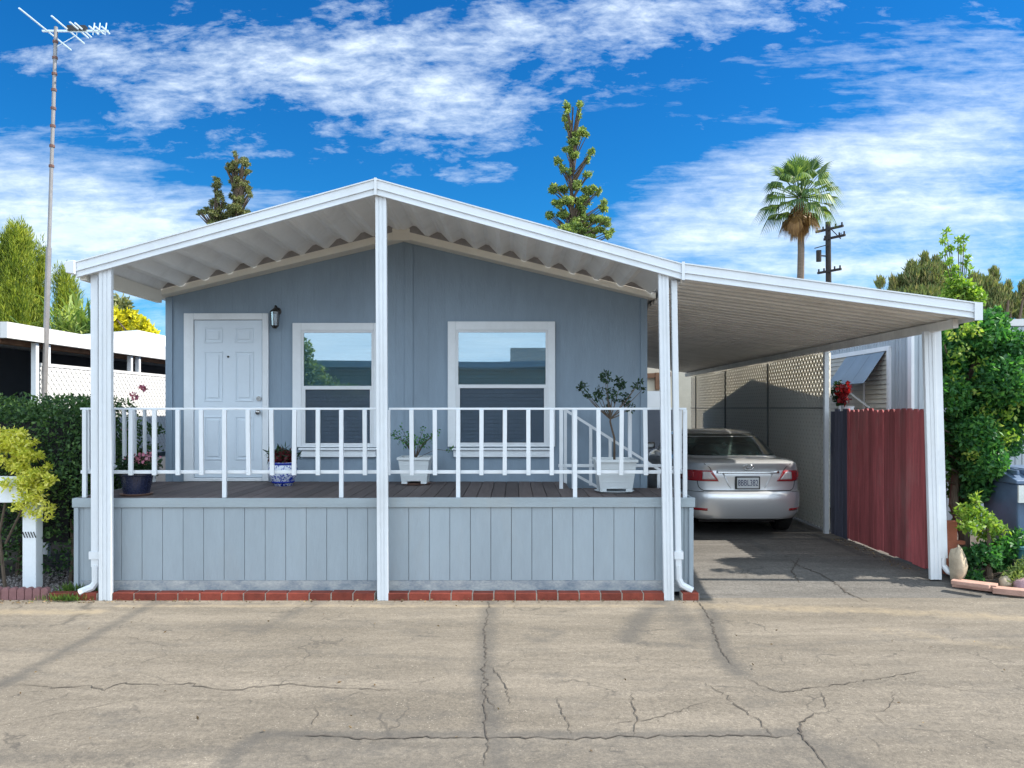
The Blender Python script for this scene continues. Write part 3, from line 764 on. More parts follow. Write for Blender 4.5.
# railings
BZ0 = 1.25
def railing(name, label, p0, p1, supports, bal, z0=DZ, gap=True):
    r = thing(name, label, 'railing', (p0[0], p0[1], z0), 'white metal railings round the porch')
    p0 = Vector((*p0, 0)); p1 = Vector((*p1, 0)); d = (p1 - p0).normalized()
    nrm = Vector((d.y, -d.x, 0))
    b = MB(); b.bar(p0 + Vector((0, 0, EYE - .008)), p1 + Vector((0, 0, EYE - .008)), .052, .022); b.build('top_rail', M['white'], r, bevel=.004)
    b = MB(); b.bar(p0 + Vector((0, 0, BZ0)), p1 + Vector((0, 0, BZ0)), .03, .035); b.build('bottom_rail', M['white'], r, bevel=.004)
    for t in bal:
        p = p0 + d * t; full = any(abs(t - s) < .02 for s in supports)
        zb = z0 if full else BZ0 - .03
        o = nrm * -.0 + Vector((0, 0, 0))
        b = MB(); tl = random.gauss(0, .004)
        q = p + nrm * .034
        b.bar(q + Vector((0, 0, EYE - .02)), q + d * (tl if not full else 0) + Vector((0, 0, zb)), .042, .03, up=nrm)
        # rivets
        b.tube([q + nrm * .014 + Vector((0, 0, EYE - .045)), q + nrm * .019 + Vector((0, 0, EYE - .045))], .006, 6)
        b.tube([q + nrm * .014 + Vector((0, 0, BZ0 + .005)), q + nrm * .019 + Vector((0, 0, BZ0 + .005))], .006, 6)
        b.build('baluster', M['white'], r, bevel=.003)
    return r
RY = 7.83
bx = [(-2.93 + .2365 * k) for k in range(-6, 21)]
bx[0] = -4.345; bx[-1] = 1.73
left = [x for x in bx if x < -1.31]; right = [x for x in bx if x > -1.31]
railing('porch_railing', 'white front railing span between the left post and the middle post', (-4.40, RY), (-1.36, RY), [-4.345 + 4.40, -2.93 + 4.40, -1.7475 + 4.40, -4.1125 + 4.4], [x + 4.40 for x in left])
railing('porch_railing', 'white front railing span right of the middle post, ending by the car', (-1.27, RY), (1.75, RY), [-.565 + 1.27, .6175 + 1.27, 1.73 + 1.27], [x + 1.27 for x in right])
railing('porch_railing', 'short white side railing at the far left end of the porch by the hedge', (-4.37, 9.44), (-4.37, RY + .08), [0.02, 1.5], [.02, .26, .5, .74, .98, 1.22, 1.46])
railing('porch_railing', 'short white side railing at the right end of the porch beside the silver car', (1.72, RY + .08), (1.72, 8.66), [.78], [.22, .46, .78])
railing('porch_railing', 'white inner railing behind the big planter guarding the steps', (.50, 8.68), (1.70, 8.68), [.03, .17, 1.2], [.03, .17, .80, 1.2])
sr = thing('stair_handrail', 'sloping white handrail going down beside the steps against the blue wall', 'handrail', (.6, 9.3, 0))
a0, a1 = Vector((.60, 9.35, 1.89)), Vector((1.78, 9.35, 1.14))
b = MB(); b.bar(a0, a1, .04, .03); b.build('top_rail', M['white'], sr)
b = MB(); b.bar(a0 - Vector((0, 0, .72)), a1 - Vector((0, 0, .62)), .03, .03); b.build('bottom_rail', M['white'], sr)
for t in (.02, .28, .48, .68, .98):
    p = a0.lerp(a1, t); b = MB(); b.bar(p, p - Vector((0, 0, .72 if .1 < t < .9 else (.89 if t < .1 else .9))), .036, .028); b.build('baluster', M['white'], sr)

# ------------------------------------------------------------------ porch awning
FY = 7.55
def ptop(x): return 4.155 - .277 * abs(x - AX)       # top of front fascia
aw = thing('porch_awning', 'white gabled metal awning over the porch on three posts', 'awning', (AX, 8.4, 0))
EX0, EX1 = -4.30, 1.655
for s, xe in ((-1, EX0), (1, EX1)):
    b = MB()
    def band(y0, y1, lo, hi):
        b.prism([(AX, y0, ptop(AX) - hi), (xe, y0, ptop(xe) - hi), (xe, y0, ptop(xe) - lo), (AX, y0, ptop(AX) - lo)], (0, y1 - y0, 0))
    band(FY, FY + .045, .0, .012); band(FY + .012, FY + .045, .0125, .09); band(FY + .002, FY + .045, .0905, .098); band(FY + .018, FY + .045, .0985, .148); band(FY + .006, FY + .045, .1485, .158)
    b.build('fascia', M['white'], aw)
b = MB(); b.box((AX - .012, FY - .004, ptop(AX) - .165), (AX + .012, FY, ptop(AX) + .004)); b.build('ridge_joint', M['white'], aw)
# roof pans: ribs run front to back
def pan_profile(x0, x1, zf, pitch, hgt, flat):
    pts = []; n = int(round(abs(x1 - x0) / pitch)); sgn = 1 if x1 > x0 else -1
    for k in range(n):
        for t, h in ((0, 0), (flat, 0), (.5, hgt), (.5 + flat, hgt)):
            x = x0 + sgn * (k + t) * pitch; pts.append((x, zf(x) + h))
    pts.append((x1, zf(x1))); return pts
for s, xe in ((-1, -4.27), (1, 1.64)):
    b = MB(); pr = pan_profile(AX, xe, lambda x: 4.05 - .258 * abs(x - AX), 2.91 / 10, .080, .15)
    vs = []; fs = []
    for x, z in pr: vs += [(x, FY + .17, z), (x, 9.262, z), (x, FY + .17, z + .004), (x, 9.262, z + .004)]
    for i in range(len(pr) - 1):
        a = 4 * i; c = a + 4
        fs += [(a, c, c + 1, a + 1), (a + 2, a + 3, c + 3, c + 2), (a, a + 2, c + 2, c), (a + 1, c + 1, c + 3, a + 3)]
    b.add(vs, fs); b.build('roof_panel', M['pan'], aw)
    zt_ = lambda x: 4.13 - .258 * abs(x - AX)
    b = MB(); b.prism([(AX, FY + .046, zt_(AX) - .085), (xe, FY + .046, zt_(xe) - .085), (xe, FY + .046, zt_(xe) - .082), (AX, FY + .046, zt_(AX) - .082)], (0, .123, 0)); b.build('sun_block_strip', M['pan'], aw)  # added strip behind the fascia, keeps sun from slipping through the front gap
    b = MB(); b.prism([(AX, 9.264, rake(AX) + .101), (xe, 9.264, rake(xe) + .071), (xe, 9.264, zt_(xe) + .012), (AX, 9.264, zt_(AX) + .012)], (0, .004, 0)); b.build('rib_shade_strip', M['steel'], aw)  # dark strip put in for the shade above the rake, stops light leaking
# cross header on posts hidden; gutter left
b = MB()
gx = -4.30
b.prism([(gx - .10, 7.53, 3.33), (gx - .085, 7.53, 3.225), (gx - .002, 7.53, 3.215), (gx - .002, 7.53, 3.345), (gx - .03, 7.53, 3.345)], (0, 1.85, 0))
b.build('gutter', M['white'], aw, bevel=.004)
b = MB(); b.box((-4.295, 7.62, 3.165), (-4.235, 9.26, 3.31)); b.build('side_beam', M['cream'], aw)
def column(x, y, z0, z1, lean=0, w=.105):
    b = MB()
    def P(cx_, cy_, sx_, sy_, zz0=z0, zz1=z1):
        b.prism([(x + lean + cx_ - sx_, y + cy_ - sy_, zz0), (x + lean + cx_ + sx_, y + cy_ - sy_, zz0), (x + lean + cx_ + sx_, y + cy_ + sy_, zz0), (x + lean + cx_ - sx_, y + cy_ + sy_, zz0)], (-lean, 0, z1 - zz0))
    P(0, 0, w * .5, .02); P(-w * .36, -.024, w * .13, .0035); P(w * .36, -.024, w * .13, .0035); P(0, -.0225, w * .1, .002)
    return b
column(-4.035, 7.62, 0, ptop(-4.035) - .12, 0, .125).build('post', M['white'], aw, bevel=.003)
column(-1.315, 7.62, 0, 4.01, .02, .11).build('post', M['white'], aw, bevel=.003)
column(1.475, 7.62, 0, ptop(1.475) - .12, .055, .10).build('post', M['white'], aw, bevel=.003)
b = MB(); b.prism([(-4.20, 7.64, .32), (-4.125, 7.64, .32), (-4.125, 7.69, .32), (-4.20, 7.69, .32)], (-.005, 0, 2.90))
b.build('downspout', M['white'], aw, bevel=.006)
b = MB(); b.box((-4.215, 7.63, .40), (-4.11, 7.70, .475)); b.tube([(-4.163, 7.665, .34), (-4.163, 7.665, .17), (-4.19, 7.655, .12), (-4.30, 7.62, .075)], .038, 8); b.build('downspout_elbow', M['white'], aw)
b = MB(); b.prism([(1.605, 7.64, .32), (1.665, 7.64, .32), (1.665, 7.69, .32), (1.605, 7.69, .32)], (-.045, 0, 2.85)); b.build('downspout', M['white'], aw, bevel=.006)
b = MB(); b.box((1.59, 7.63, .40), (1.68, 7.70, .475)); b.tube([(1.637, 7.665, .34), (1.64, 7.665, .2), (1.67, 7.66, .14), (1.77, 7.64, .09)], .034, 8); b.build('downspout_elbow', M['white'], aw)

# ------------------------------------------------------------------ carport
def ctop(x): return 3.325 - .1345 * (x - 1.66)
cp = thing('carport', 'long white carport roof sloping away from the home over the silver car', 'carport', (3.2, 13, 0))
b = MB(); CX1 = 4.585
for (y0, lo, hi) in ((FY, 0, .012), (FY + .012, .0125, .09), (FY + .002, .0905, .098), (FY + .018, .0985, .148), (FY + .006, .1485, .158)):
    b.prism([(1.66, y0, ctop(1.66) - hi), (CX1, y0, ctop(CX1) - hi), (CX1, y0, ctop(CX1) - lo), (1.66, y0, ctop(1.66) - lo)], (0, FY + .045 - y0, 0))
b.build('fascia', M['white'], cp)
b = MB(); b.box((1.645, FY - .005, 3.155), (1.675, FY - .001, 3.335)); b.box((CX1 - .07, FY - .005, ctop(CX1) - .17), (CX1 + .01, FY - .001, ctop(CX1) + .004)); b.build('joint_plate', M['white'], cp)
b = MB(); y = FY + .05; n = int((20.2 - y) / .105); vs = []; fs = []
prof = []
k = 0
while y < 20.2:
    for t, h in ((0, 0), (.10, 0), (.115, .045), (.195, .045)): prof.append((y + t, h))
    y += .21
for (y, h) in prof:
    for xq in (1.73, CX1 + .0): 
        z = ctop(xq) - .125 + h
        vs += [(xq, y, z), (xq, y, z + .004)]
for i in range(len(prof) - 1):
    a = 4 * i; c = a + 4
    fs += [(a, a + 2, c + 2, c), (a + 1, c + 1, c + 3, a + 3), (a + 2, a + 3, c + 3, c + 2)]
b.add(vs, fs); b.build('roof_panel', M['pan_car'], cp)
b = MB(); b.prism([(1.66, FY + .046, ctop(1.66) - .012), (CX1, FY + .046, ctop(CX1) - .012), (CX1, FY + .046, ctop(CX1) - .004), (1.66, FY + .046, ctop(1.66) - .004)], (0, 12.6, 0)); b.build('top_sheet', M['pan_top'], cp)
b = MB(); b.box((CX1 - .11, FY + .3, ctop(CX1) - .215), (CX1 - .055, 20.15, ctop(CX1) - .125)); b.build('beam', M['pan_car'], cp)
b = MB(); b.box((CX1 - .003, FY + .046, ctop(CX1) - .165), (CX1 + .012, 20.2, ctop(CX1) + .0)); b.build('side_gutter', M['white'], cp)
b = column(4.475, 8.32, .05, 2.725, .075, .12); b.build('post', M['white'], cp, bevel=.003)
b = MB(); b.prism([(4.60, 8.30, .28), (4.675, 8.30, .28), (4.675, 8.36, .28), (4.60, 8.36, .28)], (-.07, 0, 2.46)); b.tube([(4.637, 8.33, .30), (4.64, 8.33, .2), (4.68, 8.3, .14), (4.78, 8.24, .10)], .035, 8); b.build('downspout', M['white'], cp)
for yy in (11.18,):
    b = MB(); b.box((4.50, yy - .03, .06), (4.56, yy + .03, 2.715)); b.build('post', M['white'], cp)

# ------------------------------------------------------------------ side fences
fn = thing('lattice_fence', 'tall white lattice fence with beige privacy cloth beside the silver car', 'fence', (4.6, 15.5, .08))
FX = 4.60
def lattice(mb, x, y0, y1, z0, z1, sp, wd, th=.004):
    # diagonal slats in the plane x = const, clipped to the rectangle
    H = z1 - z0
    for sgn in (1, -1):
        xo = x if sgn > 0 else x + th + .0005
        c = y0 - H
        while c < y1:
            # line y = c + t, z = z0 + t (sgn>0) or z = z1 - t
            t0 = max(0, y0 - c); t1 = min(H, y1 - c)
            if t1 - t0 > wd:
                ya, yb = c + t0, c + t1
                za, zb = (z0 + t0, z0 + t1) if sgn > 0 else (z1 - t0, z1 - t1)
                q = wd * .5
                pts = [(xo, ya - q, za + sgn * q), (xo, ya + q, za - sgn * q), (xo, yb + q, zb - sgn * q), (xo, yb - q, zb + sgn * q)]
                mb.prism(pts, (th, 0, 0))
            c += sp
b = MB(); lattice(b, FX, 11.24, 20.0, .12, 2.74, .125, .040, .0015); b.build('lattice', M['slats'], fn)
b = MB(); vs = []; fs = []
zs = [.15, .8, 1.4, 1.92, 2.3, 2.74]; ys = np.linspace(11.24, 20.0, 60)
for yv in ys:
    for z in zs: vs.append((FX + .018 + .008 * math.sin(yv * 7.1 + z), yv, z + (.03 * math.sin(yv * 2.1) * (z > 2.5) + .02 * math.sin(yv * 5.3) * (z > 2.5))))
for i in range(len(ys) - 1):
    for j in range(len(zs) - 1): a = i * len(zs) + j; fs.append((a, a + len(zs), a + len(zs) + 1, a + 1))
b.add(vs, fs); b.build('privacy_cloth', M['cloth'], fn, smooth=True)
for yy in (13.9, 16.7, 19.4):
    b = MB(); b.tube([(FX - .02, yy, .08), (FX - .02, yy, 2.7)], .016, 8); b.build('fence_pole', M['galv'], fn)
b = MB(); b.tube([(FX - .02, 11.2, 1.9), (FX - .02, 20, 1.9)], .009, 6); b.build('mid_rail', M['galv'], fn)

rf = thing('wooden_fence', 'red stained wooden board fence with scalloped top next to the carport post', 'fence', (4.62, 9.6, .1), 'board fences by the driveway')
y = 8.52
while y < 10.62:
    wv = .138; z1 = 1.885 + random.uniform(-.012, .012); z0 = .10 + random.uniform(-.01, .01); x = 4.615 + random.uniform(-.004, .004)
    b = MB(); b.prism([(x, y, z0), (x, y + wv - .006, z0), (x, y + wv - .006, z1 - .035), (x, y + wv - .035, z1), (x, y + .03, z1), (x, y, z1 - .035)], (.02, 0, 0)); b.build('board', M['redfence'], rf, bevel=.002); y += wv
b = MB(); b.box((4.64, 8.5, .4), (4.68, 10.7, .48)); b.box((4.64, 8.5, 1.55), (4.68, 10.7, 1.63)); b.build('rail', M['redfence'], rf)
bf = thing('wooden_fence', 'narrow weathered blue-grey board fence section between lattice and red boards', 'fence', (4.62, 10.9, .1), 'board fences by the driveway')
for k in range(4):
    yq = 10.66 + k * .135; b = MB(); b.box((4.605, yq, .08), (4.63, yq + .128, 1.87 + random.uniform(-.02, .02))); b.build('board', M['bluefence'], bf, bevel=.002)
b = MB(); b.box((4.632, 10.66, .4), (4.67, 11.2, .48)); b.box((4.632, 10.66, 1.5), (4.67, 11.2, 1.58)); b.build('rail', M['bluefence'], bf)

# ------------------------------------------------------------------ right neighbour
NX = 5.80
nb = thing('neighbour_home', 'grey vertical-sided neighbouring home seen above the red fence', 'house', (7.5, 14.9, 0))
NY0, NY1, NA = 11.22, 18.6, 14.9
def nz(y): return 3.52 - (.115 if y < NA else .175) * abs(y - NA)
b = MB(); b.prism([(NX + .012, NY0 + .01, 0), (NX + .012, NY1, 0), (NX + .012, NY1, nz(NY1)), (NX + .012, NA, nz(NA)), (NX + .012, NY0 + .01, nz(NY0))], (4.6, 0, 0))
b.build('wall', M['neigh_siding'], nb)
b = MB(); y = NY0 + .1
while y < NY1 - .15:
    y1 = y + .10
    if 11.9 < y1 and y < 14.4:
        b.box((NX, y, 2.83), (NX + .02, y1 - .012, nz(y) - .02)); b.box((NX, y, .1), (NX + .02, y1 - .012, 1.45))
    else: b.box((NX, y, .1), (NX + .02, y1 - .012, nz(y) - .02))
    y = y1
y = NX + .1
while y < NX + 4.4: b.box((y, NY0 - .01, .1), (y + .088, NY0 + .012, nz(NY0) - .02)); y += .1
b.build('siding', M['neigh_siding'], nb)
b = MB(); b.box((NX - .02, NY0 - .02, 0), (NX + .025, NY0 + .09, nz(NY0))); b.build('corner_board', M['white'], nb)
b = MB()
for (ya, yb) in ((NY0 - .02, NA), (NA, NY1 + .15)):
    b.prism([(NX - .08, ya, nz(ya)), (NX - .08, yb, nz(yb)), (NX - .08, yb, nz(yb) + .10), (NX - .08, ya, nz(ya) + .10)], (4.9, 0, 0))
b.build('roof', M['lattice_sun'], nb)
# window
b = MB(); b.box((NX - .03, 11.86, 1.4), (NX + .02, 11.93, 2.86)); b.box((NX - .03, 11.93, 2.79), (NX + .02, 14.4, 2.86)); b.box((NX - .03, 14.4, 1.4), (NX + .02, 14.46, 2.86)); b.box((NX - .02, 12.72, 1.4), (NX + .0, 12.76, 2.79))
wn = b.build('window', M['white'], nb)
b = MB(); z = 1.45
while z < 2.77:
    b.add([(NX - .005, 11.93, z), (NX - .005, 14.4, z), (NX + .01, 14.4, z + .07), (NX + .01, 11.93, z + .07)], [(0, 1, 2, 3)]); z += .075
b.build('louvres', M['louvre'], wn)
b = MB(); 
for k in range(3):
    y0 = 12.0 + k * .47
    b.prism([(NX - .02, y0 + .004, 2.78), (NX - .02, y0 + .466, 2.78), (NX - .35, y0 + .466, 2.29), (NX - .35, y0 + .004, 2.29)], (.008, 0, .008))
b.build('window_awning', M['awnmetal'], nb, label='grey sloping metal window awning')
b = MB(); b.bar((NX - .34, 12.9, 2.28), (NX - .02, 12.5, 1.9), .025); b.bar((NX - .34, 12.9, 2.28), (NX - .34, 12.9, 1.6), .03); b.build('awning_arm', M['white'], nb)
# rear structures seen down the carport
b = MB(); b.box((-1, 23.6, 0), (4.9, 23.7, 1.86)); rfence = b.build('rear_fence', M['neigh_dark']); tag(rfence, 'dark board fence across the far end of the driveway', 'fence')
rs = thing('rear_shed', 'pale beige shed with brown rafter beyond the end of the driveway', 'shed', (3, 26, 0))
b = MB(); b.box((-1, 25.2, 0), (9, 28, 3.7)); b.build('wall', M['beige'], rs)
b = MB(); b.box((-1, 25.0, 1.9), (4.9, 25.15, 2.45)); b.build('fence_panel', M['lattice_sun'], rs)
b = MB(); b.bar((3.6, 25.1, 2.9), (5.1, 25.1, 3.0), .15); b.bar((4.7, 25.08, 2.5), (4.7, 25.08, 3.05), .2); b.build('rafter', M['brown'], rs)

# ------------------------------------------------------------------ left neighbour
ln = thing('neighbour_carport', 'neighbouring white carport roof with dark recess beyond the hedge', 'carport', (-6.5, 11, 0))
b = MB(); b.box((-5.92, 8.87, 2.71), (-5.84, 21, 2.895)); b.box((-8.5, 8.87, 2.71), (-5.925, 8.95, 2.89)); b.build('fascia', M['lattice_sun'], ln)
b = MB(); b.box((-8.5, 8.96, 2.80), (-5.93, 21, 2.88)); b.build('roof', M['pan_top'], ln)
b = MB(); b.box((-6.1, 9.0, 2.66), (-6.0, 20.9, 2.79)); b.build('beam', M['brown'], ln)
for yy in (9.50, 9.74, 11.85, 12.1):
    b = MB(); b.box((-5.94, yy - .03, 0), (-5.88, yy + .03, 2.70)); b.build('post', M['white'], ln)
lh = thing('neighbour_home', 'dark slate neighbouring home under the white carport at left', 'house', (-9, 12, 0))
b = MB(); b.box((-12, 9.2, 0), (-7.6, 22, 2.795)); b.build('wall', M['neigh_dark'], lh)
b = MB()
b.prism([at(100, 352, 14.8), at(178, 352, 14.8), at(166, 347, 14.8), at(137, 330, 14.8), at(60, 336, 14.8)], (0, 3, 0)); b.build('roof', M['lattice_sun'], lh)
lf = thing('lattice_screen', 'bright white lattice screen under the neighbouring carport roof', 'lattice', (-5.86, 12, 0))
b = MB(); lattice(b, -5.88, 9.56, 15.2, 1.2, 2.42, .11, .042); b.build('lattice', M['lattice_sun'], lf)
b = MB(); b.box((-5.895, 9.56, 2.42), (-5.865, 15.2, 2.46)); b.box((-5.895, 9.56, 1.17), (-5.865, 15.2, 1.2)); b.build('frame', M['lattice_sun'], lf)
for k in range(5):
    b = MB(); yy = 9.6 + k * 1.38; b.box((-5.93, yy, 0), (-5.90, yy + .04, 2.42)); b.build('post', M['lattice_sun'], lf)

# ------------------------------------------------------------------ antenna
an = thing('tv_antenna', 'tall thin grey mast with rooftop television antenna on top', 'antenna', (-5.90, 9.6, 0))
b = MB(); b.tube([(-5.92, 9.6, 0), (-5.80, 9.6, 3.9)], .032, 10); b.tube([(-5.80, 9.6, 3.85), (-5.71, 9.6, 6.65)], .022, 10); b.build('mast', M['steel'], an)
for z in (4.9, 5.15, 5.4, 5.62, 5.85, 6.05, 6.25, 6.45): b = MB(); xq = -5.80 + (z - 3.85) / 2.8 * .09; b.tube([(xq, 9.6, z), (xq, 9.6, z + .03)], .032, 8); b.build('clamp', M['rust'], an)
b = MB(); b.bar((-5.88, 9.6, 6.60), (-5.06, 9.6, 6.60), .022); b.tube([(-5.71, 9.6, 6.4), (-5.45, 9.6, 6.55), (-5.45, 9.6, 6.6)], .006, 6); b.build('boom', M['alum'], an)
b = MB(); b.box((-5.56, 9.57, 6.60), (-5.33, 9.63, 6.66)); b.build('trap_box', M['blackp'], an)
for xq, ln_ in ((-5.83, 1.06), (-5.555, .70), (-5.42, .40), (-5.37, .36), (-5.24, .2), (-5.17, .18), (-5.09, .18)):
    b = MB(); b.tube([(xq, 9.6 - ln_ / 2, 6.61), (xq, 9.6 + ln_ / 2, 6.61)], .011, 6); b.build('element', M['alum'], an)
for xq in (-5.25, -5.18, -5.10):
    b = MB(); b.tube([(xq, 9.6, 6.55), (xq + .02, 9.6, 6.70)], .008, 6); b.build('element', M['alum'], an)

# ------------------------------------------------------------------ brick edging
def brick_run(x0, x1, y0, y1, label, n):
    e = thing('brick_edging', label, 'brick edging', ((x0 + x1) / 2, (y0 + y1) / 2, 0), 'red brick edging at the foot of the porch')
    b = MB(); b.box((x0, y0 + .008, -.02), (x1, y1, .066)); b.build('mortar', M['mortar'], e)
    w_ = (x1 - x0) / n
    for k in range(n):
        b = MB(); j = random.uniform(-.004, .004)
        b.box((x0 + k * w_ + .006, y0 + j, -.015), (x0 + (k + 1) * w_ - .006, y1 - .01, .074 + j)); b.build('brick', M['brick'], e, bevel=.006)
brick_run(-3.97, -1.375, 7.60, 7.73, 'low red brick row between the left and middle awning posts', 12)
brick_run(-1.255, 1.49, 7.60, 7.73, 'low red brick row between the middle and right awning posts', 13)
brick_run(1.66, 1.83, 7.60, 7.73, 'single red brick at the right corner of the porch', 1)
brick_run(-4.60, -4.12, 7.60, 7.70, 'two red bricks left of the left awning post', 2)
for k in range(7):
    xq = -5.12 + .078 * k
    b = MB(); pts = [(xq - .036, 7.62, -.02), (xq + .036, 7.62, -.02), (xq + .036, 7.62, .085)] + [(xq + .036 * math.cos(a), 7.62, .085 + .036 * math.sin(a)) for a in np.linspace(.3, 2.84, 7)] + [(xq - .036, 7.62, .085)]
    b.prism(pts, (0, .06, 0)); o = b.build('edging_block', M['pinkblock'], bevel=.006)
    tag(o, 'small pink scalloped concrete edging block left of the white post', 'edging block', 'pink scalloped edging blocks')
# slabs and rocks at right
def slab(p, rot, label, mat, sz=(.30, .15, .05)):
    b = MB(); b.box((-sz[0] / 2, -sz[1] / 2, -sz[2] / 2), (sz[0] / 2, sz[1] / 2, sz[2] / 2)); o = b.build('paving_slab', mat, bevel=.006); o.location = p; o.rotation_euler = (0, 0, rot); tag(o, label, 'paving slab', 'slabs edging the right bed'); return o
slab((4.80, 8.02, .055), R(-38), 'pinkish slab furthest back, beside the tan rock', M['slab'], (.40, .15, .07))
slab((4.66, 7.86, .105), R(-40), 'thin slab stacked against the other slabs by the carport post', M['slab'], (.34, .10, .04))
slab((5.02, 7.80, .045), R(-30), 'pinkish slab nearest the road at the right edge', M['slab'], (.30, .14, .06))
def rock(p, s, mat, label, seed):
    r2 = np.random.default_rng(seed); b = MB(); n = 14; m_ = 8; vs = []; fs = []
    for i in range(m_ + 1):
        th = math.pi * i / m_
        for k in range(n):
            a = 2 * math.pi * k / n; q = 1 + .13 * math.sin(3 * a + seed) + .1 * math.cos(2 * th * 2 + a) + r2.normal() * .03
            vs.append((p[0] + s[0] * q * math.sin(th) * math.cos(a), p[1] + s[1] * q * math.sin(th) * math.sin(a), p[2] + s[2] * q * math.cos(th)))
    for i in range(m_):
        for k in range(n): fs.append((i * n + k, (i + 1) * n + k, (i + 1) * n + (k + 1) % n, i * n + (k + 1) % n))
    b.add(vs, fs); o = b.build('rock', mat, smooth=True); tag(o, label, 'rock', 'rocks in the right bed')
rock((4.73, 8.2, .22), (.085, .09, .19), M['rock'], 'tall tan rock leaning beside the right carport post', 1)
rock((5.27, 7.92, .07), (.15, .12, .08), M['pinkrock'], 'broad pinkish rock right of the slabs', 2)
rock((5.10, 8.0, .09), (.06, .06, .06), M['rock'], 'small pale stone behind the nearest slab', 3)
rock((5.5, 7.78, .05), (.10, .09, .06), M['pinkrock'], 'small reddish rock at the right edge of the photo', 4)
b = MB(); b.box((4.74, 8.44, .07), (4.86, 8.52, .66)); b.box((4.86, 8.44, .40), (4.95, 8.52, .44)); o = b.build('terracotta_panel', M['terracotta'], bevel=.005); tag(o, 'upright terracotta coloured panel behind the right carport post', 'panel')

# white post at left
wp = thing('wooden_post', 'short white wooden post with side board in the bed by the hedge', 'post', (-4.97, 7.95, 0))
b = MB(); b.box((-5.045, 7.90, .0), (-4.905, 8.02, .93)); b.build('post', M['white_wood'], wp, bevel=.006)
b = MB(); b.box((-5.32, 7.885, .93), (-5.0, 7.935, 1.20)); b.build('board', M['white_wood'], wp, bevel=.006)
b = MB()
for k in range(5): b.bar((-5.04 + k * .028, 7.896, .63), (-5.015 + k * .028, 7.896, .57), .010, .006)
b.build('dark_stripes', M['blackp'], wp)

# ------------------------------------------------------------------ pots
def plant_twigs(mb_st, mb_lf, base, n, h, spread, lsize, per, clump=.06, aspect=.55):
    for i in range(n):
        a = 2 * math.pi * i / n + random.uniform(-.4, .4); s = random.uniform(.35, 1)
        p0 = Vector(base); p1 = p0 + Vector((math.cos(a) * spread * s * .4, math.sin(a) * spread * s * .4, h * .5)); p2 = p0 + Vector((math.cos(a) * spread * s, math.sin(a) * spread * s, h * random.uniform(.7, 1.05)))
        mb_st.tube([p0, p1, p2], [.006, .004, .002], 5)
        for t in (.5, .75, 1.0):
            q = p1.lerp(p2, (t - .5) * 2); leaf_quads(mb_lf, blob_pts(q, (clump,) * 3, per), lsize, aspect)
def square_planter(name, label, c, wd, h, saucer, shrub):
    t = thing(name, label, 'planter', c); x, y, z = c
    b = MB(); a0 = wd * .40; a1 = wd * .5; z0 = z + .05; z1 = z + h - .03
    def ring(q, zq): return [(x - q, y - q, zq), (x + q, y - q, zq), (x + q, y + q, zq), (x - q, y + q, zq)]
    b.add(ring(a0, z0) + ring(a1 * .97, z1), [(0, 1, 5, 4), (1, 2, 6, 5), (2, 3, 7, 6), (3, 0, 4, 7), (3, 2, 1, 0)])
    for k in range(1, 4):
        f = k / 4; q = a0 + (a1 * .97 - a0) * f; zq = z0 + (z1 - z0) * f
        b.box((x - q - .002, y - q - .003, zq), (x + q + .002, y + q + .003, zq + .005))
    b.build('pot', M['planter'], t, bevel=.003)
    b = MB(); b.box((x - a1 - .01, y - a1 - .01, z1), (x + a1 + .01, y - a1 + .02, z1 + .03)); b.box((x - a1 - .01, y + a1 - .02, z1), (x + a1 + .01, y + a1 + .01, z1 + .03))
    b.box((x - a1 - .01, y - a1 + .021, z1), (x - a1 + .02, y + a1 - .021, z1 + .03)); b.box((x + a1 - .02, y - a1 + .021, z1), (x + a1 + .01, y + a1 - .021, z1 + .03)); b.build('rim', M['planter'], t, bevel=.004)
    for sx_ in (-1, 1):
        for sy_ in (-1, 1):
            b = MB(); cx_, cy_ = x + sx_ * (a0 - .035), y + sy_ * (a0 - .035); b.box((cx_ - .033, cy_ - .033, z + .018), (cx_ + .033, cy_ + .033, z0 + .001)); b.build('foot', M['planter'], t)
    b = MB(); b.box((x - a1 * .9, y - a1 * .9, z1 - .02), (x + a1 * .9, y + a1 * .9, z1 - .005)); b.build('potting_soil', M['soil'], t)
    b = MB(); b.lathe([(wd * .42, 0), (wd * .50, .018)], (x, y, z + .001), 26); b.build('saucer', saucer, t)
    return t, (x, y, z1)
t, p = square_planter('planter', 'white square planter with thin straggly shrub between the two windows', (-1.17, 9.15, DZ), .37, .33, M['saucer'], None)
bs, bl = MB(), MB(); plant_twigs(bs, bl, p, 13, .36, .38, .035, 9, .06)
bs.tube([(p[0], p[1], p[2]), (p[0] + .25, p[1] - .1, p[2] + .12), (p[0] + .43, p[1] - .1, p[2] + .10)], .003, 5); leaf_quads(bl, blob_pts((p[0] + .42, p[1] - .1, p[2] + .11), (.04, .04, .03), 12), .035, .55)
bs.build('twigs', M['bark'], t); bl.build('leaves', M['lf_bush'], t)
t, p = square_planter('planter', 'larger white square planter on white saucer with round-headed shrub by the steps', (1.085, 8.33, DZ), .43, .36, M['planter'], None)
bs, bl = MB(), MB()
top = Vector((1.05, 8.33, 1.90)); base = Vector(p)
bs.tube([base, base + Vector((.0, 0, .25)), Vector((1.04, 8.33, 1.75)), Vector((1.05, 8.33, 1.95))], [.014, .012, .010, .006], 7)
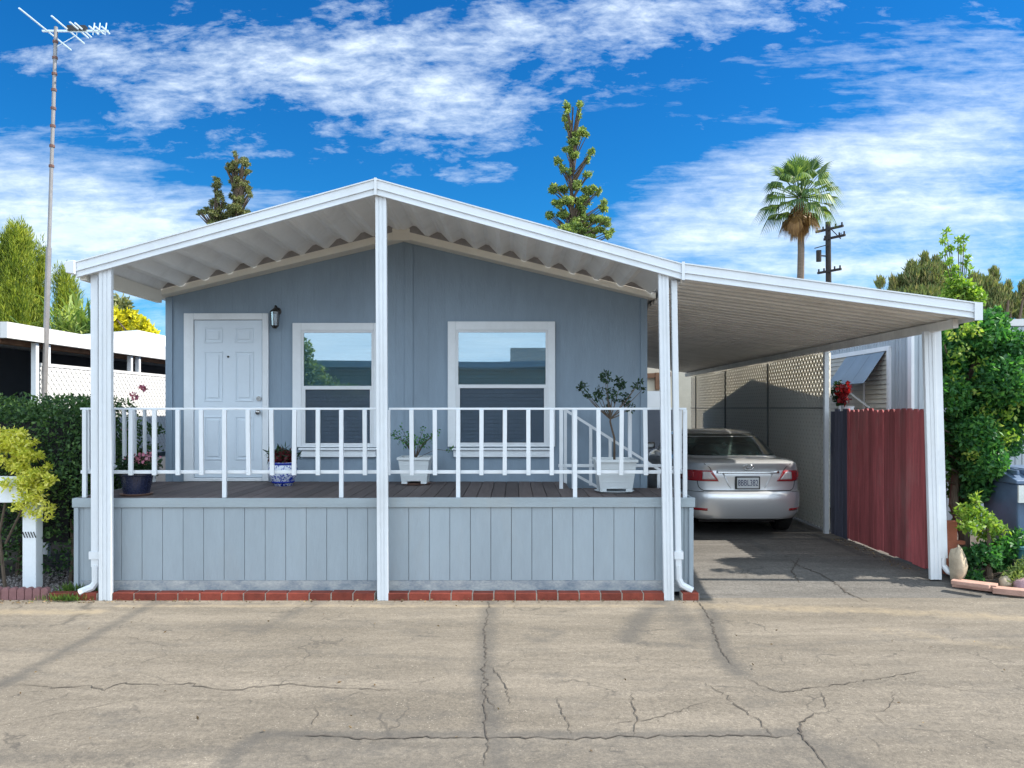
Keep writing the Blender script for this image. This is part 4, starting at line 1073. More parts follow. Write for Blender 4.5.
for (px, py, rr, nn_) in ((583, 386, .05, 45), (605, 378, .07, 80), (620, 384, .07, 90), (612, 395, .08, 100), (600, 392, .06, 60), (625, 398, .07, 70), (640, 382, .035, 26), (643, 389, .03, 22), (636, 386, .04, 28), (588, 396, .035, 30), (598, 398, .04, 36), (608, 408, .05, 45), (631, 407, .05, 40), (579, 388, .03, 20), (607, 375, .04, 30)):
    q = at(px, py, 8.33 + random.uniform(-.12, .12)); leaf_quads(bl, blob_pts(q, (rr,) * 3, nn_), .04, .5)
    bs.tube([Vector((1.04, 8.33, 1.78)), (Vector((1.04, 8.33, 1.80)) + q) / 2 + Vector((0, 0, -.03)), q], [.007, .005, .002], 5)
bs.build('stem', M['bark'], t); bl.build('leaves', M['lf_dark'], t)

t = thing('porcelain_pot', 'round blue and white porcelain pot with dark red plant beside the door', 'plant pot', (-2.70, 9.0, DZ))
c = (-2.70, 9.0, DZ)
b = MB(); b.lathe([(.105, .0), (.11, .035), (.125, .05), (.158, .12), (.168, .18), (.160, .235), (.150, .25), (.158, .262), (.158, .275), (.145, .275), (.14, .22)], c, 28); b.build('pot', M['porcelain'], t, smooth=True)
b = MB(); b.lathe([(.1265, .034), (.134, .05), (.1315, .056)], c, 28); b.lathe([(.1505, .238), (.1605, .262), (.1605, .272)], c, 28); b.build('glaze_band', M['porcelain_band'], t, smooth=True)
b = MB(); leaf_quads(b, blob_pts((c[0], c[1], DZ + .33), (.17, .14, .085), 700), .05, .5); b.build('flowers', M['lf_redpot'], t)
b = MB(); leaf_quads(b, blob_pts((c[0], c[1], DZ + .34), (.22, .16, .10), 160), .09, .22, .2); b.build('leaves', M['lf_dark'], t)

t = thing('flower_pot', 'dark navy pot of pink flowers on clay saucer behind the left post', 'plant pot', (-3.93, 8.02, DZ)); c = (-3.93, 8.02, DZ)
b = MB(); b.lathe([(.125, .02), (.16, .20), (.168, .21), (.168, .235), (.15, .235)], c, 26); b.build('pot', M['bluepot'], t, smooth=False)
b = MB(); b.lathe([(.14, 0), (.165, .02)], c, 26); b.build('saucer', M['saucer'], t)
b = MB(); leaf_quads(b, blob_pts((c[0] + .02, c[1], DZ + .31), (.23, .18, .10), 900), .04, .6); b.build('leaves', M['lf_dark'], t)
b = MB(); leaf_quads(b, blob_pts((c[0] + .08, c[1] - .02, DZ + .37), (.18, .14, .08), 150), .035, .9); b.build('flowers', M['lf_pink'], t)

# rose bush beyond left railing
t = thing('rose_bush', 'leggy rose bush with a pink bloom beyond the left end railing', 'bush', (-4.72, 9.7, 0))
bs, bl = MB(), MB()
for k in range(9):
    a = random.uniform(0, 6.28); q = Vector((-4.72 + .22 * math.cos(a), 9.7 + .22 * math.sin(a), random.uniform(1.2, 2.12)))
    bs.tube([(-4.72, 9.7, 0), (-4.72 + .08 * math.cos(a), 9.7 + .08 * math.sin(a), q.z * .5), q], [.012, .008, .004], 6)
    for s in (.35, .5, .65, .8, .95): leaf_quads(bl, blob_pts(Vector((-4.72, 9.7, 0)).lerp(q, s), (.12, .12, .10), 60), .05, .6)
bs.build('stem', M['bark'], t); bl.build('leaves', M['lf_hedge'], t)
b = MB()
for q in ((-4.60, 9.55, 2.15), (-4.85, 9.6, 1.62), (-4.68, 9.5, 2.05)): leaf_quads(b, blob_pts(q, (.035,) * 3, 26), .04, .9)
b.build('bloom', M['lf_pink'], t)

# red flowers above the blue-grey fence
t = thing('hanging_flowers', 'red flowering plant in white pot above the weathered fence section', 'plant', (4.85, 11.35, 1.9))
b = MB(); leaf_quads(b, blob_pts((4.82, 11.4, 2.12), (.10, .14, .20), 260), .06, .6); b.build('leaves', M['lf_dark'], t)
b = MB(); leaf_quads(b, blob_pts((4.82, 11.25, 2.1), (.10, .12, .16), 110), .07, .8); b.build('flowers', M['lf_red'], t)
b = MB(); b.lathe([(.06, -.12), (.09, .06), (.095, .07)], (4.92, 11.35, 1.86), 14); b.bar((4.92, 11.35, .07), (4.92, 11.35, 1.75), .05); b.build('pot', M['planter'], t)

# ------------------------------------------------------------------ car
def build_car(ox, oy, oz):
    car = thing('parked_car', 'silver four-door sedan parked under the carport, rear towards the road', 'car', (ox, oy + 2.25, oz))
    SL = [(.19, .30, 4.30, .74), (.235, .10, 4.42, .82), (.30, .05, 4.48, .855), (.40, .02, 4.51, .872), (.50, .0, 4.53, .878), (.575, .005, 4.53, .878), (.612, .03, 4.50, .877), (.622, .075, 4.49, .875), (.70, .085, 4.42, .876),
          (.80, .075, 4.25, .872), (.88, .075, 4.05, .862), (.905, .085, 3.95, .855), (.93, .075, 3.88, .846), (.97, .05, 3.75, .825), (1.005, .045, 3.62, .80), (1.025, .08, 3.55, .77), (1.045, .20, 3.50, .72)]
    GS = [(1.02, .50, 3.56, .745), (1.07, .66, 3.46, .725), (1.14, .84, 3.30, .705), (1.24, 1.10, 3.05, .665), (1.33, 1.36, 2.84, .620), (1.38, 1.60, 2.66, .575), (1.41, 1.82, 2.52, .52), (1.425, 2.02, 2.40, .42), (1.43, 2.10, 2.34, .25)]
    oz_w = oz; oz = oz + .05
    def interp(T, z):
        if z <= T[0][0]: return T[0][1:]
        for a, b_ in zip(T[:-1], T[1:]):
            if z <= b_[0]:
                t_ = (z - a[0]) / (b_[0] - a[0]); return tuple(a[i] + (b_[i] - a[i]) * t_ for i in (1, 2, 3))
        return T[-1][1:]
    def outline(T, z, n_exp, K=26):
        y0, y1, w_ = interp(T, z); yc, h = (y0 + y1) / 2, (y1 - y0) / 2; pts = []
        for k in range(4 * K):
            a = -math.pi / 2 + 2 * math.pi * k / (4 * K); ca_, sa_ = math.cos(a), math.sin(a)
            e = 2 / n_exp
            pts.append((ox + w_ * math.copysign(abs(ca_) ** e, ca_), oy + yc + h * math.copysign(abs(sa_) ** e, sa_), oz + z))
        return pts
    def rear(T, x, z, n_exp, off=0):
        y0, y1, w_ = interp(T, z); yc, h = (y0 + y1) / 2, (y1 - y0) / 2
        q = min(.999, abs(x) / w_); yy = yc - h * (1 - q ** n_exp) ** (1 / n_exp)
        return yy
    def loft(T, n_exp, sub, cap=True):
        b = MB(); rows = []
        zs_ = []
        for a, c in zip(T[:-1], T[1:]): zs_ += [a[0]]
        zs_.append(T[-1][0]); vs = []; fs = []
        for z in zs_: vs += outline(T, z, n_exp)
        n = 104
        for i in range(len(zs_) - 1):
            for k in range(n): fs.append((i * n + k, i * n + (k + 1) % n, (i + 1) * n + (k + 1) % n, (i + 1) * n + k))
        # cap as strips pairing mirrored points
        o = (len(zs_) - 1) * n; half = n // 2
        for base in ((o,) if not cap == 'both' else (o, 0)):
            for k in range(half):
                a = base + k % n; c = base + (k + 1) % n; a2 = base + (n - k) % n; c2 = base + (n - k - 1) % n
                ids = []
                for q in (a, c, c2, a2):
                    if q not in ids: ids.append(q)
                if len(ids) > 2: fs.append(tuple(ids))
        b.add(vs, fs); return b
    body = loft(SL, 6, 1, 'both'); bo = body.build('body', M['silver'], car, smooth=True)
    wn_ = bo.modifiers.new('es', 'EDGE_SPLIT'); wn_.split_angle = R(38)
    gh = loft(GS, 5, 1); go_ = gh.build('cabin', M['silver'], car, smooth=True); e_ = go_.modifiers.new('es', 'EDGE_SPLIT'); e_.split_angle = R(38)
    def patch(T, n_exp, x0f, x1f, z0, z1, off, mat, name, parent, nx=14, nz_=8, both=False, solid=.008, sm=True, sgn=1):
        b = MB(); vs = []; fs = []
        for j in range(nz_ + 1):
            z = z0 + (z1 - z0) * j / nz_
            xa, xb = (x0f(j / nz_) if callable(x0f) else x0f), (x1f(j / nz_) if callable(x1f) else x1f)
            for i in range(nx + 1):
                x = (xa + (xb - xa) * i / nx); y = rear(T, x, z, n_exp)
                # outward normal approx in plan
                dx = .004; y2 = rear(T, abs(x) + dx, z, n_exp); sl_ = (y2 - rear(T, abs(x), z, n_exp)) / dx
                nl = math.hypot(1, sl_); nx_, ny_ = sl_ / nl * math.copysign(1, x), -1 / nl
                vs.append((ox + sgn * (x + nx_ * off), oy + y + ny_ * off, oz + z))
        m1 = nx + 1
        for j in range(nz_):
            for i in range(nx): q = (j * m1 + i, j * m1 + i + 1, (j + 1) * m1 + i + 1, (j + 1) * m1 + i); fs.append(q if sgn > 0 else q[::-1])
        b.add(vs, fs); o = b.build(name, mat, parent, smooth=sm)
        if solid: so_ = o.modifiers.new('s', 'SOLIDIFY'); so_.thickness = solid; so_.offset = -1
        return o
    patch(GS, 5, lambda t: -(.655 - .09 * t), lambda t: .655 - .09 * t, 1.075, 1.385, .005, M['carglass'], 'rear_window', car, 30, 14)
    # side windows (simple long panes following the cabin)
    for s in (-1, 1):
        b = MB(); vs = []; fs = []; rows = [(1.085, 1.02, 3.22), (1.16, 1.16, 3.10), (1.25, 1.38, 2.90), (1.34, 1.62, 2.68)]
        for z, ya, yb in rows:
            y0, y1, w_ = interp(GS, z); yc, h = (y0 + y1) / 2, (y1 - y0) / 2
            for k in range(13):
                y = ya + (yb - ya) * k / 12; q = min(.999, abs(y - yc) / h); x = w_ * (1 - q ** 5) ** .2 + .004; vs.append((ox + s * x, oy + y, oz + z))
        for j in range(3):
            for k in range(12): q = (j * 13 + k, j * 13 + k + 1, (j + 1) * 13 + k + 1, (j + 1) * 13 + k); fs.append(q if s > 0 else q[::-1])
        b.add(vs, fs); b.build('side_window', M['carglass'], car, smooth=True)
    for s in (-1, 1):
        tl = patch(SL, 6, lambda t: .40 + .09 * t, lambda t: .858 - .02 * t, .755, .905, .012, M['tail'], 'taillight', car, 22, 8, solid=.02, sgn=s)
        patch(SL, 6, lambda t: .445 + .08 * t, lambda t: .615 - .01 * t, .782, .888, .018, M['tailclear'], 'reverse_lens', tl, 8, 5, sgn=s)
        patch(SL, 6, .715, .80, .805, .88, .017, M['tailclear'] if False else M['tail'], 'brake_lens', tl, 8, 5, sgn=s)
        patch(SL, 6, .56, .76, .35, .385, .006, M['tail'], 'reflector', car, 10, 2, solid=.004, sgn=s)
    patch(SL, 6, -.43, .43, .868, .905, .022, M['chrome'], 'trim_strip', car, 24, 3, solid=.02)
    # seams
    b = MB()
    def seam(pts, wd=.0055, T=SL, ne=6):
        P = [Vector((ox + x, oy + rear(T, x, z, ne) - .002, oz + z)) for x, z in pts]
        b.tube(P, wd, 6)
    seam([(x, .626) for x in np.linspace(-.60, .60, 25)])
    for s in (-1, 1):
        seam([(s * x, z) for x, z in ((.60, .626), (.64, .645), (.665, .68), (.675, .73), (.68, .775))]); seam([(s * .50, .905), (s * .53, .95), (s * .60, 1.0)])
        seam([(s * x, .612) for x in np.linspace(.61, .86, 12)], .003)
    b.build('panel_gap', M['blackp'], car)
    # concave plate recess edge creases
    b = MB()
    for s in (-1, 1):
        P = [Vector((ox + s * x, oy + rear(SL, x, z, 6) - .004, oz + z)) for x, z in ((.34, .862), (.26, .70), (.235, .66))]; b.tube(P, [.010, .008, .004], 8)
    b.build('crease', M['silver'], car, smooth=True)
    yb = oy + .062
    b = MB(); b.box((ox - .175, yb - .012, oz + .645), (ox + .165, yb + .03, oz + .825)); pf = b.build('licence_plate', M['blackp'], car, bevel=.006)
    b = MB(); b.box((ox - .155, yb - .016, oz + .662), (ox + .145, yb - .0125, oz + .808)); b.build('plate_face', M['plate'], pf)
    fc = bpy.data.curves.new('plate_text', 'FONT'); fc.body = '8BBL382'; fc.size = .112; fc.extrude = .001; fc.align_x = 'CENTER'; fc.space_character = 1.0
    fo = bpy.data.objects.new('plate_characters', fc); col.objects.link(fo); fo.parent = pf; fo.rotation_euler = (R(90), 0, 0)
    fo.location = Vector((ox - .005, yb - .018, oz + .697)) - parent_loc(pf); fo.scale = (.70, 1.05, 1); fc.materials.append(M['ink'])
    bpy.context.view_layer.update(); me_ = bpy.data.meshes.new_from_object(fo); mo = bpy.data.objects.new('plate_characters', me_); col.objects.link(mo)
    mo.parent = pf; mo.location = fo.location; mo.rotation_euler = fo.rotation_euler; mo.scale = fo.scale; bpy.data.objects.remove(fo); mo.name = 'plate_characters'
    # badge: overlapping ovals
    b = MB()
    def oval(cx_, cz_, rx, rz, r=.0065):
        P = [(ox + cx_ + rx * math.cos(a), oy + rear(SL, 0, .965, 6) - .006, oz + cz_ + rz * math.sin(a)) for a in np.linspace(0, 2 * math.pi, 21)]; b.tube(P, r, 6)
    oval(0, .955, .066, .040); oval(0, .967, .036, .020, .0035); oval(0, .955, .017, .038, .0035); b.build('badge', M['chrome'], car, smooth=True)
    # lower black valance + tailpipe shadow
    b = MB(); b.box((ox - .55, oy + .6, oz + .12), (ox + .55, oy + 1.2, oz + .22)); b.build('valance', M['blackp'], car)
    for s in (-1, 1):
        for yy in (.98, 3.58):
            b = MB(); P = [(ox + s * .64, oy + yy, oz_w + .315), (ox + s * .67, oy + yy, oz_w + .315), (ox + s * .83, oy + yy, oz_w + .315), (ox + s * .855, oy + yy, oz_w + .315)]
            b.tube(P, [.27, .314, .314, .28], 32); wh = b.build('wheel', M['tyre'], car, smooth=False)
            b = MB(); b.tube([(ox + s * .853, oy + yy, oz_w + .315), (ox + s * .868, oy + yy, oz_w + .315)], [.20, .19], 24); b.build('rim', M['chrome'], wh)
        b = MB(); b.box((ox + s * .74, oy + 3.02, oz + 1.05), (ox + s * .95, oy + 3.12, oz + 1.17)); b.build('mirror', M['silver'], car, bevel=.03)
    return car
build_car(3.235, 10.58, .08)

# ------------------------------------------------------------------ vegetation
def tree(name, label, cat, base, trunk_top, r0, crown, leaf, n_leaf, size, aspect=.5, group=None, up=0, bark='bark', extra=None, limb=True, lf2=None):
    t = thing(name, label, cat, base, group); bs = MB(); base = Vector(base); tt = Vector(trunk_top)
    n = 6; P = [base.lerp(tt, k / n) + Vector((random.gauss(0, r0 * .35), random.gauss(0, r0 * .35), 0)) * (0 < k < n) for k in range(n + 1)]
    bs.tube(P, [r0 * (1 - .8 * k / n) for k in range(n + 1)], 9)
    bl = MB(); vol = sum(c[1][0] * c[1][1] * c[1][2] for c in crown) ** 1.0; vols = [(c[1][0] * c[1][1] * c[1][2]) ** .75 for c in crown]; sv = sum(vols)
    for (c, r), vv in zip(crown, vols):
        c = Vector(c)
        leaf_quads(bl, blob_pts(c, r, max(8, int(n_leaf * vv / sv))), size, aspect, up)
        if limb:
            d = tt - base; tpar = max(.15, min(1, (c.z - base.z - .3 * r[2]) / max(.1, d.z))); q = base.lerp(tt, tpar * .92)
            bs.tube([q, (q + c) / 2 + Vector((0, 0, -.05 * r[2])), c], [r0 * .28 * (1.1 - tpar * .6), r0 * .18, r0 * .06], 6)
    bs.build('trunk', M[bark], t); bl.build('crown', M[leaf], t)
    if lf2:
        b2 = MB()
        for c, r, n_ in lf2: leaf_quads(b2, blob_pts(c, r, n_), size * .95, aspect)
        b2.build('sunlit_leaves', M['lf_lime'], t)  # lime clusters, the sunlit side of the bush put into leaf colour
    return t

# left hedge: dense, with rounded shoulders
hb = MB(); n = 52000
hx0, hx1, hy0, hy1, hz0, hz1 = -6.3, -4.52, 7.98, 9.5, .15, 2.05
P = np.stack([rng.uniform(hx0, hx1, n), rng.uniform(hy0, hy1, n), rng.uniform(hz0, hz1, n)], 1)
d = np.minimum.reduce([P[:, 0] - hx0, hx1 - P[:, 0], P[:, 1] - hy0, hz1 - P[:, 2]])
bump_ = .07 * np.sin(P[:, 0] * 5.1 + P[:, 2] * 4.3) + .06 * np.sin(P[:, 1] * 6.2 + P[:, 2] * 7) + .05 * np.sin(P[:, 0] * 11 + 1) * np.sin(P[:, 2] * 9)
lowcut = (P[:, 2] < .55) & (rng.uniform(0, 1, n) < .7)
corner = ((np.maximum(0, P[:, 2] - 1.75) / .3) ** 2 + (np.maximum(0, (hy0 + .3) - P[:, 1]) / .3) ** 2) > 1.0
keep = (d + bump_ > .06) & (d < .42) & ~lowcut & ~corner
leaf_quads(hb, P[keep], .045, .55)
hd = thing('hedge', 'dense dark green hedge clipped flat left of the porch', 'hedge', (-5.4, 8.7, 0))
hb.build('leaves', M['lf_hedge'], hd)
b = MB(); b.box((hx0 + .25, hy0 + .32, .45), (hx1 - .28, hy1 - .2, hz1 - .30)); b.build('dark_core', M['dark'], hd)  # near-black block, shade inside the hedge put in as colour
for k in range(9):
    b = MB(); x = -6.1 + k * .19; y = 8.4 + .3 * math.sin(k * 2.3); b.tube([(x, y, 0), (x + .03, y, .3), (x - .02, y + .05, .7)], [.03, .022, .018], 7); b.build('stem', M['bark'], hd)
gb = thing('golden_shrub', 'yellow-leaved shrub spilling over the white post in front of the hedge', 'shrub', (-5.2, 7.95, 0))
b = MB()
for (px, py, rx, rz, nn_) in ((8, 448, .22, .16, 1500), (22, 462, .18, .17, 1300), (35, 480, .13, .15, 700), (25, 500, .10, .14, 350), (5, 440, .15, .12, 700), (42, 510, .08, .14, 200)):
    q = at(px, py, 7.88); [leaf_quads(b, blob_pts(q + Vector((random.gauss(0, rx * .6), random.gauss(0, .06), random.gauss(0, rz * .55))), (rx * .38, .07, rz * .34), int(nn_ * .075)), .042, .5) for _ in range(15)]
b.build('leaves', M['lf_gold'], gb)
b = MB(); b.tube([(-5.25, 7.95, 0), (-5.3, 7.93, .6), (-5.15, 7.9, 1.3)], [.02, .015, .008], 6); b.tube([(-5.25, 7.95, .5), (-5.0, 7.85, .9), (-4.95, 7.84, 1.1)], [.012, .010, .006], 6); b.build('stem', M['bark'], gb)
# grass tufts
gt = MB()
P = np.stack([rng.normal(-4.42, .10, 260), rng.normal(7.60, .03, 260), np.full(260, .0)], 1); leaf_quads(gt, P, .07, .12, 2.2)
P = np.stack([rng.uniform(-4.55, -4.15, 420), rng.uniform(7.72, 7.82, 420), np.full(420, .03)], 1); leaf_quads(gt, P, .10, .14, 1.8)
tag(gt.build('grass', M['grass']), 'small weeds and grass around the two bricks at the left post', 'grass', kind='stuff')

# left background trees
def column_tree(label, px, ptop_, Y, wpx, leaf, n, size, group='yellow-green conifers at left'):
    base = Vector(((px - CX) * Y / F, Y, 0)); top = at(px, ptop_, Y); H = top.z; W = wpx * Y / F / 2
    t = thing('conifer_tree', label, 'tree', base, group); bs = MB(); bs.tube([base, base + Vector((0, 0, H * .95))], [.12, .02], 8); bs.build('trunk', M['bark'], t)
    bl = MB(); k = int(n / 60)
    for i in range(k):
        f = random.random() ** .8; z = .6 + (H - .6) * f; r = W * (1 - .6 * f ** 1.6) * random.uniform(.2, 1.25); a = random.uniform(0, 6.28)
        c = (base.x + r * math.cos(a), base.y + r * math.sin(a), z); pts = blob_pts(c, (.10, .10, .42), 60)
        dd = np.tile(np.array([[math.cos(a) * .35, math.sin(a) * .35, 1.0]]), (60, 1)); leaf_quads(bl, pts, size * .8, .14, 0, .35, dd)
    bl.build('crown', M[leaf], t); return t
column_tree('feathery yellow-green conifer, tallest at the left edge', 18, 234, 20, 38, 'lf_con', 24000, .17)
column_tree('feathery yellow-green conifer, second from the left edge', 38, 252, 21, 26, 'lf_con', 14000, .17)
column_tree('feathery yellow-green conifer behind the white neighbouring roof', 66, 276, 20.5, 34, 'lf_con', 14000, .17)
column_tree('feathery conifer, shortest, cut by the left edge', -2, 240, 20, 36, 'lf_con', 14000, .17)
t = thing('spiky_plant', 'arching spiky green plant behind the neighbouring roof', 'plant', at(85, 408, 19).to_tuple()[:2] + (0,))
b = MB(); c = at(85, 335, 19)
for k in range(420):
    a = random.uniform(0, 6.28); e = random.uniform(.1, 1.4); L_ = random.uniform(.7, 1.5); d1 = Vector((math.cos(a) * math.cos(e), math.sin(a) * math.cos(e), math.sin(e)))
    p0 = Vector(c) + Vector((random.gauss(0, .35), random.gauss(0, .3), random.gauss(-.1, .2))); p1 = p0 + d1 * L_ * .6; p2 = p1 + (d1 + Vector((0, 0, -.7))) * L_ * .4; sd_ = d1.cross(Vector((0, 0, 1))).normalized() * .025
    b.add([p0 - sd_, p0 + sd_, p1 + sd_, p1 - sd_, p2], [(0, 1, 2, 3), (3, 2, 4)])
b.build('leaves', M['lf_tall'], t); b = MB(); b.tube([(c.x, c.y, 0), (c.x, c.y, c.z)], .12, 8); b.build('trunk', M['palmbark'], t)
Yb = 19.5
def cl(lst, Y, dy=.3): return [(at(px, py, Y + random.uniform(-dy, dy)), (rx * Y / F, rx * Y / F, rz * Y / F)) for px, py, rx, rz in lst]
tree('leafy_tree', 'grey-green leafy tree between the left post and the spiky plant', 'tree', (at(118, 408, Yb).x, Yb, 0), at(116, 320, Yb), .12, cl([(112, 318, 12, 12), (122, 308, 8, 12), (100, 326, 10, 8), (118, 330, 10, 8), (108, 300, 5, 8), (125, 322, 6, 10)], Yb), 'lf_pine', 2600, .16, .4)
tree('flowering_tree', 'bright yellow flowering tree between the left post and the blue home', 'tree', (at(135, 408, 17).x, 17, 0), at(133, 325, 17), .10, cl([(118, 322, 9, 9), (130, 318, 9, 8), (140, 326, 9, 8), (150, 334, 7, 6), (122, 332, 10, 8), (112, 314, 6, 5), (137, 335, 10, 6)], 17), 'lf_yellow', 3600, .11, .7)

# trees behind the home
def breakup(clumps, k=4):
    o = []
    for (x, y, rx, rz) in clumps:
        o.append((x, y, rx * .75, rz * .75))
        for _ in range(k):
            a = random.uniform(0, 6.28); d_ = random.uniform(.4, 1.05); o.append((x + math.cos(a) * rx * d_, y + math.sin(a) * rz * d_, rx * random.uniform(.35, .75), rz * random.uniform(.3, .6)))
    return o
def tall(label, cat, px, Y, clumps, leaf, n, size, r0=.08, name='tall_tree', asp=.45, group=None):
    return tree(name, label, cat, (at(px, 0, Y).x, Y, 0), at(px, min(c[1] for c in clumps) + 2, Y), r0, cl(breakup(clumps), Y, .5), leaf, n, size, asp, group)
tall('narrow clumpy pine, shorter of the two above the left roof slope', 'tree', 216, 35, [(218, 184, 5, 7), (219, 194, 5, 6), (214, 202, 5, 5), (222, 206, 4, 5), (206, 211, 5, 4), (214, 214, 6, 4), (200, 212, 3, 3), (220, 218, 6, 4), (214, 228, 8, 8), (216, 245, 9, 10)], 'lf_pine', 13000, .085, .2, 'pine_tree', .4, 'pines behind the roof')
tall('narrow clumpy pine, taller of the two above the left roof slope', 'tree', 237, 35, [(235, 154, 2.5, 3), (234, 164, 5, 5), (245, 163, 5.5, 4), (243, 172, 6, 4), (232, 170, 4, 3), (227, 168, 2, 2), (234, 180, 5, 5), (244, 182, 4, 3), (236, 190, 6, 5), (247, 190, 5, 4), (250, 194, 3, 3), (232, 196, 5, 4), (240, 200, 6, 5), (236, 208, 8, 6), (246, 212, 6, 4), (230, 214, 7, 5), (238, 226, 10, 9), (236, 244, 12, 12)], 'lf_pine', 32000, .085, .22, 'pine_tree', .4, 'pines behind the roof')
tall('tall thin airy tree above the right roof slope', 'tree', 573, 35, [(568, 108, 3.5, 5), (580, 105, 3, 4), (579, 114, 2, 5), (566, 118, 3, 4), (569, 126, 3.5, 5), (576, 136, 7, 6), (584, 133, 5, 4), (571, 142, 5, 4), (568, 150, 4, 4), (574, 156, 5, 4), (592, 152, 3, 5), (587, 160, 3, 4), (557, 160, 4, 4), (563, 168, 4, 4), (571, 171, 4, 3), (588, 175, 4, 3), (553, 188, 6, 4), (565, 190, 5, 4), (577, 185, 6, 5), (590, 190, 7, 5), (598, 192, 3, 5), (569, 200, 7, 5), (582, 200, 7, 5), (557, 204, 5, 4), (550, 214, 4, 4), (564, 214, 6, 5), (580, 214, 8, 6), (594, 220, 7, 5), (603, 208, 4, 6), (605, 222, 5, 5), (609, 234, 5, 4), (575, 226, 10, 6), (590, 232, 10, 6), (565, 230, 10, 8), (580, 246, 18, 8)], 'lf_tall', 34000, .11, .16, 'poplar_tree', .5)

# palm
def palm(px, py, Y):
    c = at(px, py, Y); t = thing('palm_tree', 'tall fan palm with brown dead skirt above the carport roof', 'palm tree', (c.x, c.y, 0)); K = Y / F
    b = MB(); P = [(c.x + .05 * math.sin(k), c.y, c.z * k / 10) for k in range(11)]; b.tube(P, [.20 - .006 * k for k in range(11)], 10); b.build('trunk', M['palmbark'], t)
    bl, bd = MB(), MB()
    def frond(mb, a, e, L_, fan, nb_, droop):
        d1 = Vector((math.cos(a) * math.cos(e), math.sin(a) * math.cos(e), math.sin(e))); side = d1.cross(Vector((0, 0, 1)))
        side = side.normalized() if side.length > .01 else Vector((1, 0, 0))
        p0 = Vector(c) + d1 * .12; p1 = p0 + d1 * L_ * .5 + Vector((0, 0, -droop * .08)); mb.tube([p0, p1], [.025, .014], 4)
        for k in range(nb_):
            an = (k / (nb_ - 1) - .5) * fan; dd = (d1 * math.cos(an) + side * math.sin(an)).normalized(); ll = fl = L_ * .55 * (1 - .25 * abs(an) / (fan / 2))
            m_ = p1 + dd * ll * .55; e_ = m_ + dd * ll * .4 + Vector((0, 0, -droop * ll * .55)); w_ = dd.cross(d1.cross(side)).normalized() * .038
            if w_.length < .001: w_ = side * .03
            mb.add([p1, m_ + w_, e_, m_ - w_], [(0, 1, 2, 3)])
    for i in range(56):
        a = i * 2.39996 + random.uniform(-.15, .15); e = -.45 + 1.85 * i / 55; frond(bl, a, e, random.uniform(1.65, 2.15), 1.6, 13, 1.1 if e < .8 else .35)
    for i in range(46):
        a = random.uniform(0, 6.28); e = random.uniform(-1.5, -.95); frond(bd, a, e, random.uniform(.9, 1.7), 1.2, 12, .7)
    bl.build('crown', M['lf_palm'], t); bd.build('dead_skirt', M['lf_dead'], t)
palm(800, 198, 35)
# utility pole
c = at(828, 222, 45); up_ = thing('utility_pole', 'dark wooden utility pole with slanted crossarms right of the palm', 'utility pole', (c.x, 45, 0))
b = MB(); b.tube([(c.x + .12, 45, 0), (c.x, 45, c.z)], [.2, .15], 10); b.build('pole', M['polewood'], up_)
for (dz, ln_, off) in ((-.45, 1.7, -.0), (-1.0, 1.3, .35), (-2.9, 1.45, 0)):
    dr = Vector((.5, -.86, 0)); q = Vector((c.x + off * .5, 45 - off * .86 - .18, c.z + dz)); b = MB(); b.bar(q - dr * ln_ * .55, q + dr * ln_ * .55, .11, .13)
    for k in (-.5, -.25, .25, .5): p = q + dr * ln_ * k; b.tube([p, p + Vector((0, 0, .22))], .05, 6)
    b.build('crossarm', M['polewood'], up_)
b = MB(); b.tube([(c.x - .62, 44.8, c.z - 2.35), (c.x - .62, 44.8, c.z - 1.7)], .15, 10); b.bar((c.x - .62, 44.8, c.z - 2.0), (c.x, 45, c.z - 2.0), .07); b.bar((c.x - .9, 44.7, c.z - 1.6), (c.x, 44.7, c.z - 1.35), .05); b.build('transformer', M['polewood'], up_)
b = MB(); b.tube([(c.x + .1, 44.9, c.z - .4), (c.x + .7, 44.9, c.z - 1.0), (c.x + .75, 44.9, c.z - .65), (c.x + .5, 44.9, c.z - .9)], .03, 5); b.build('insulator_wires', M['polewood'], up_)

# trees behind the carport at right
def spiky(label, Y, px, clumps, leaf, n, size, name='conifer_shrub', group=None):
    t = thing(name, label, 'tree', (at(px, 408, Y).x, Y, 0), group); bs, bl = MB(), MB(); base = Vector((at(px, 408, Y).x, Y, 0)); sv = sum(c[2] * c[3] for c in clumps)
    for (x, y, rx, rz) in clumps:
        q = at(x, y, Y + random.uniform(-.5, .5)); k = max(30, int(n * rx * rz / sv)); pts = blob_pts(q, (rx * Y / F, rx * Y / F, rz * Y / F), k)
        dd = np.tile(np.array([[0, 0, 1.0]]), (k, 1)) + (pts - np.array(q)) * .5; leaf_quads(bl, pts, size, .2, 0, .4, dd)
        bs.tube([base, (base + q) / 2, q], [.08, .05, .02], 6)
    bs.build('trunk', M['bark'], t); bl.build('crown', M[leaf], t)
spiky('low dark olive conifer rising just above the carport roof', 15.5, 905, [(880, 285, 5, 6), (893, 286, 4, 8), (900, 285, 3, 8), (912, 275, 7, 12), (925, 268, 5, 14), (930, 280, 12, 14), (915, 290, 14, 10), (942, 274, 6, 10), (920, 300, 30, 12), (950, 295, 18, 14), (898, 300, 16, 10), (905, 284, 5, 10), (936, 268, 4, 10), (920, 282, 5, 12)], 'lf_olive', 14000, .11, group='conifers right of the carport')
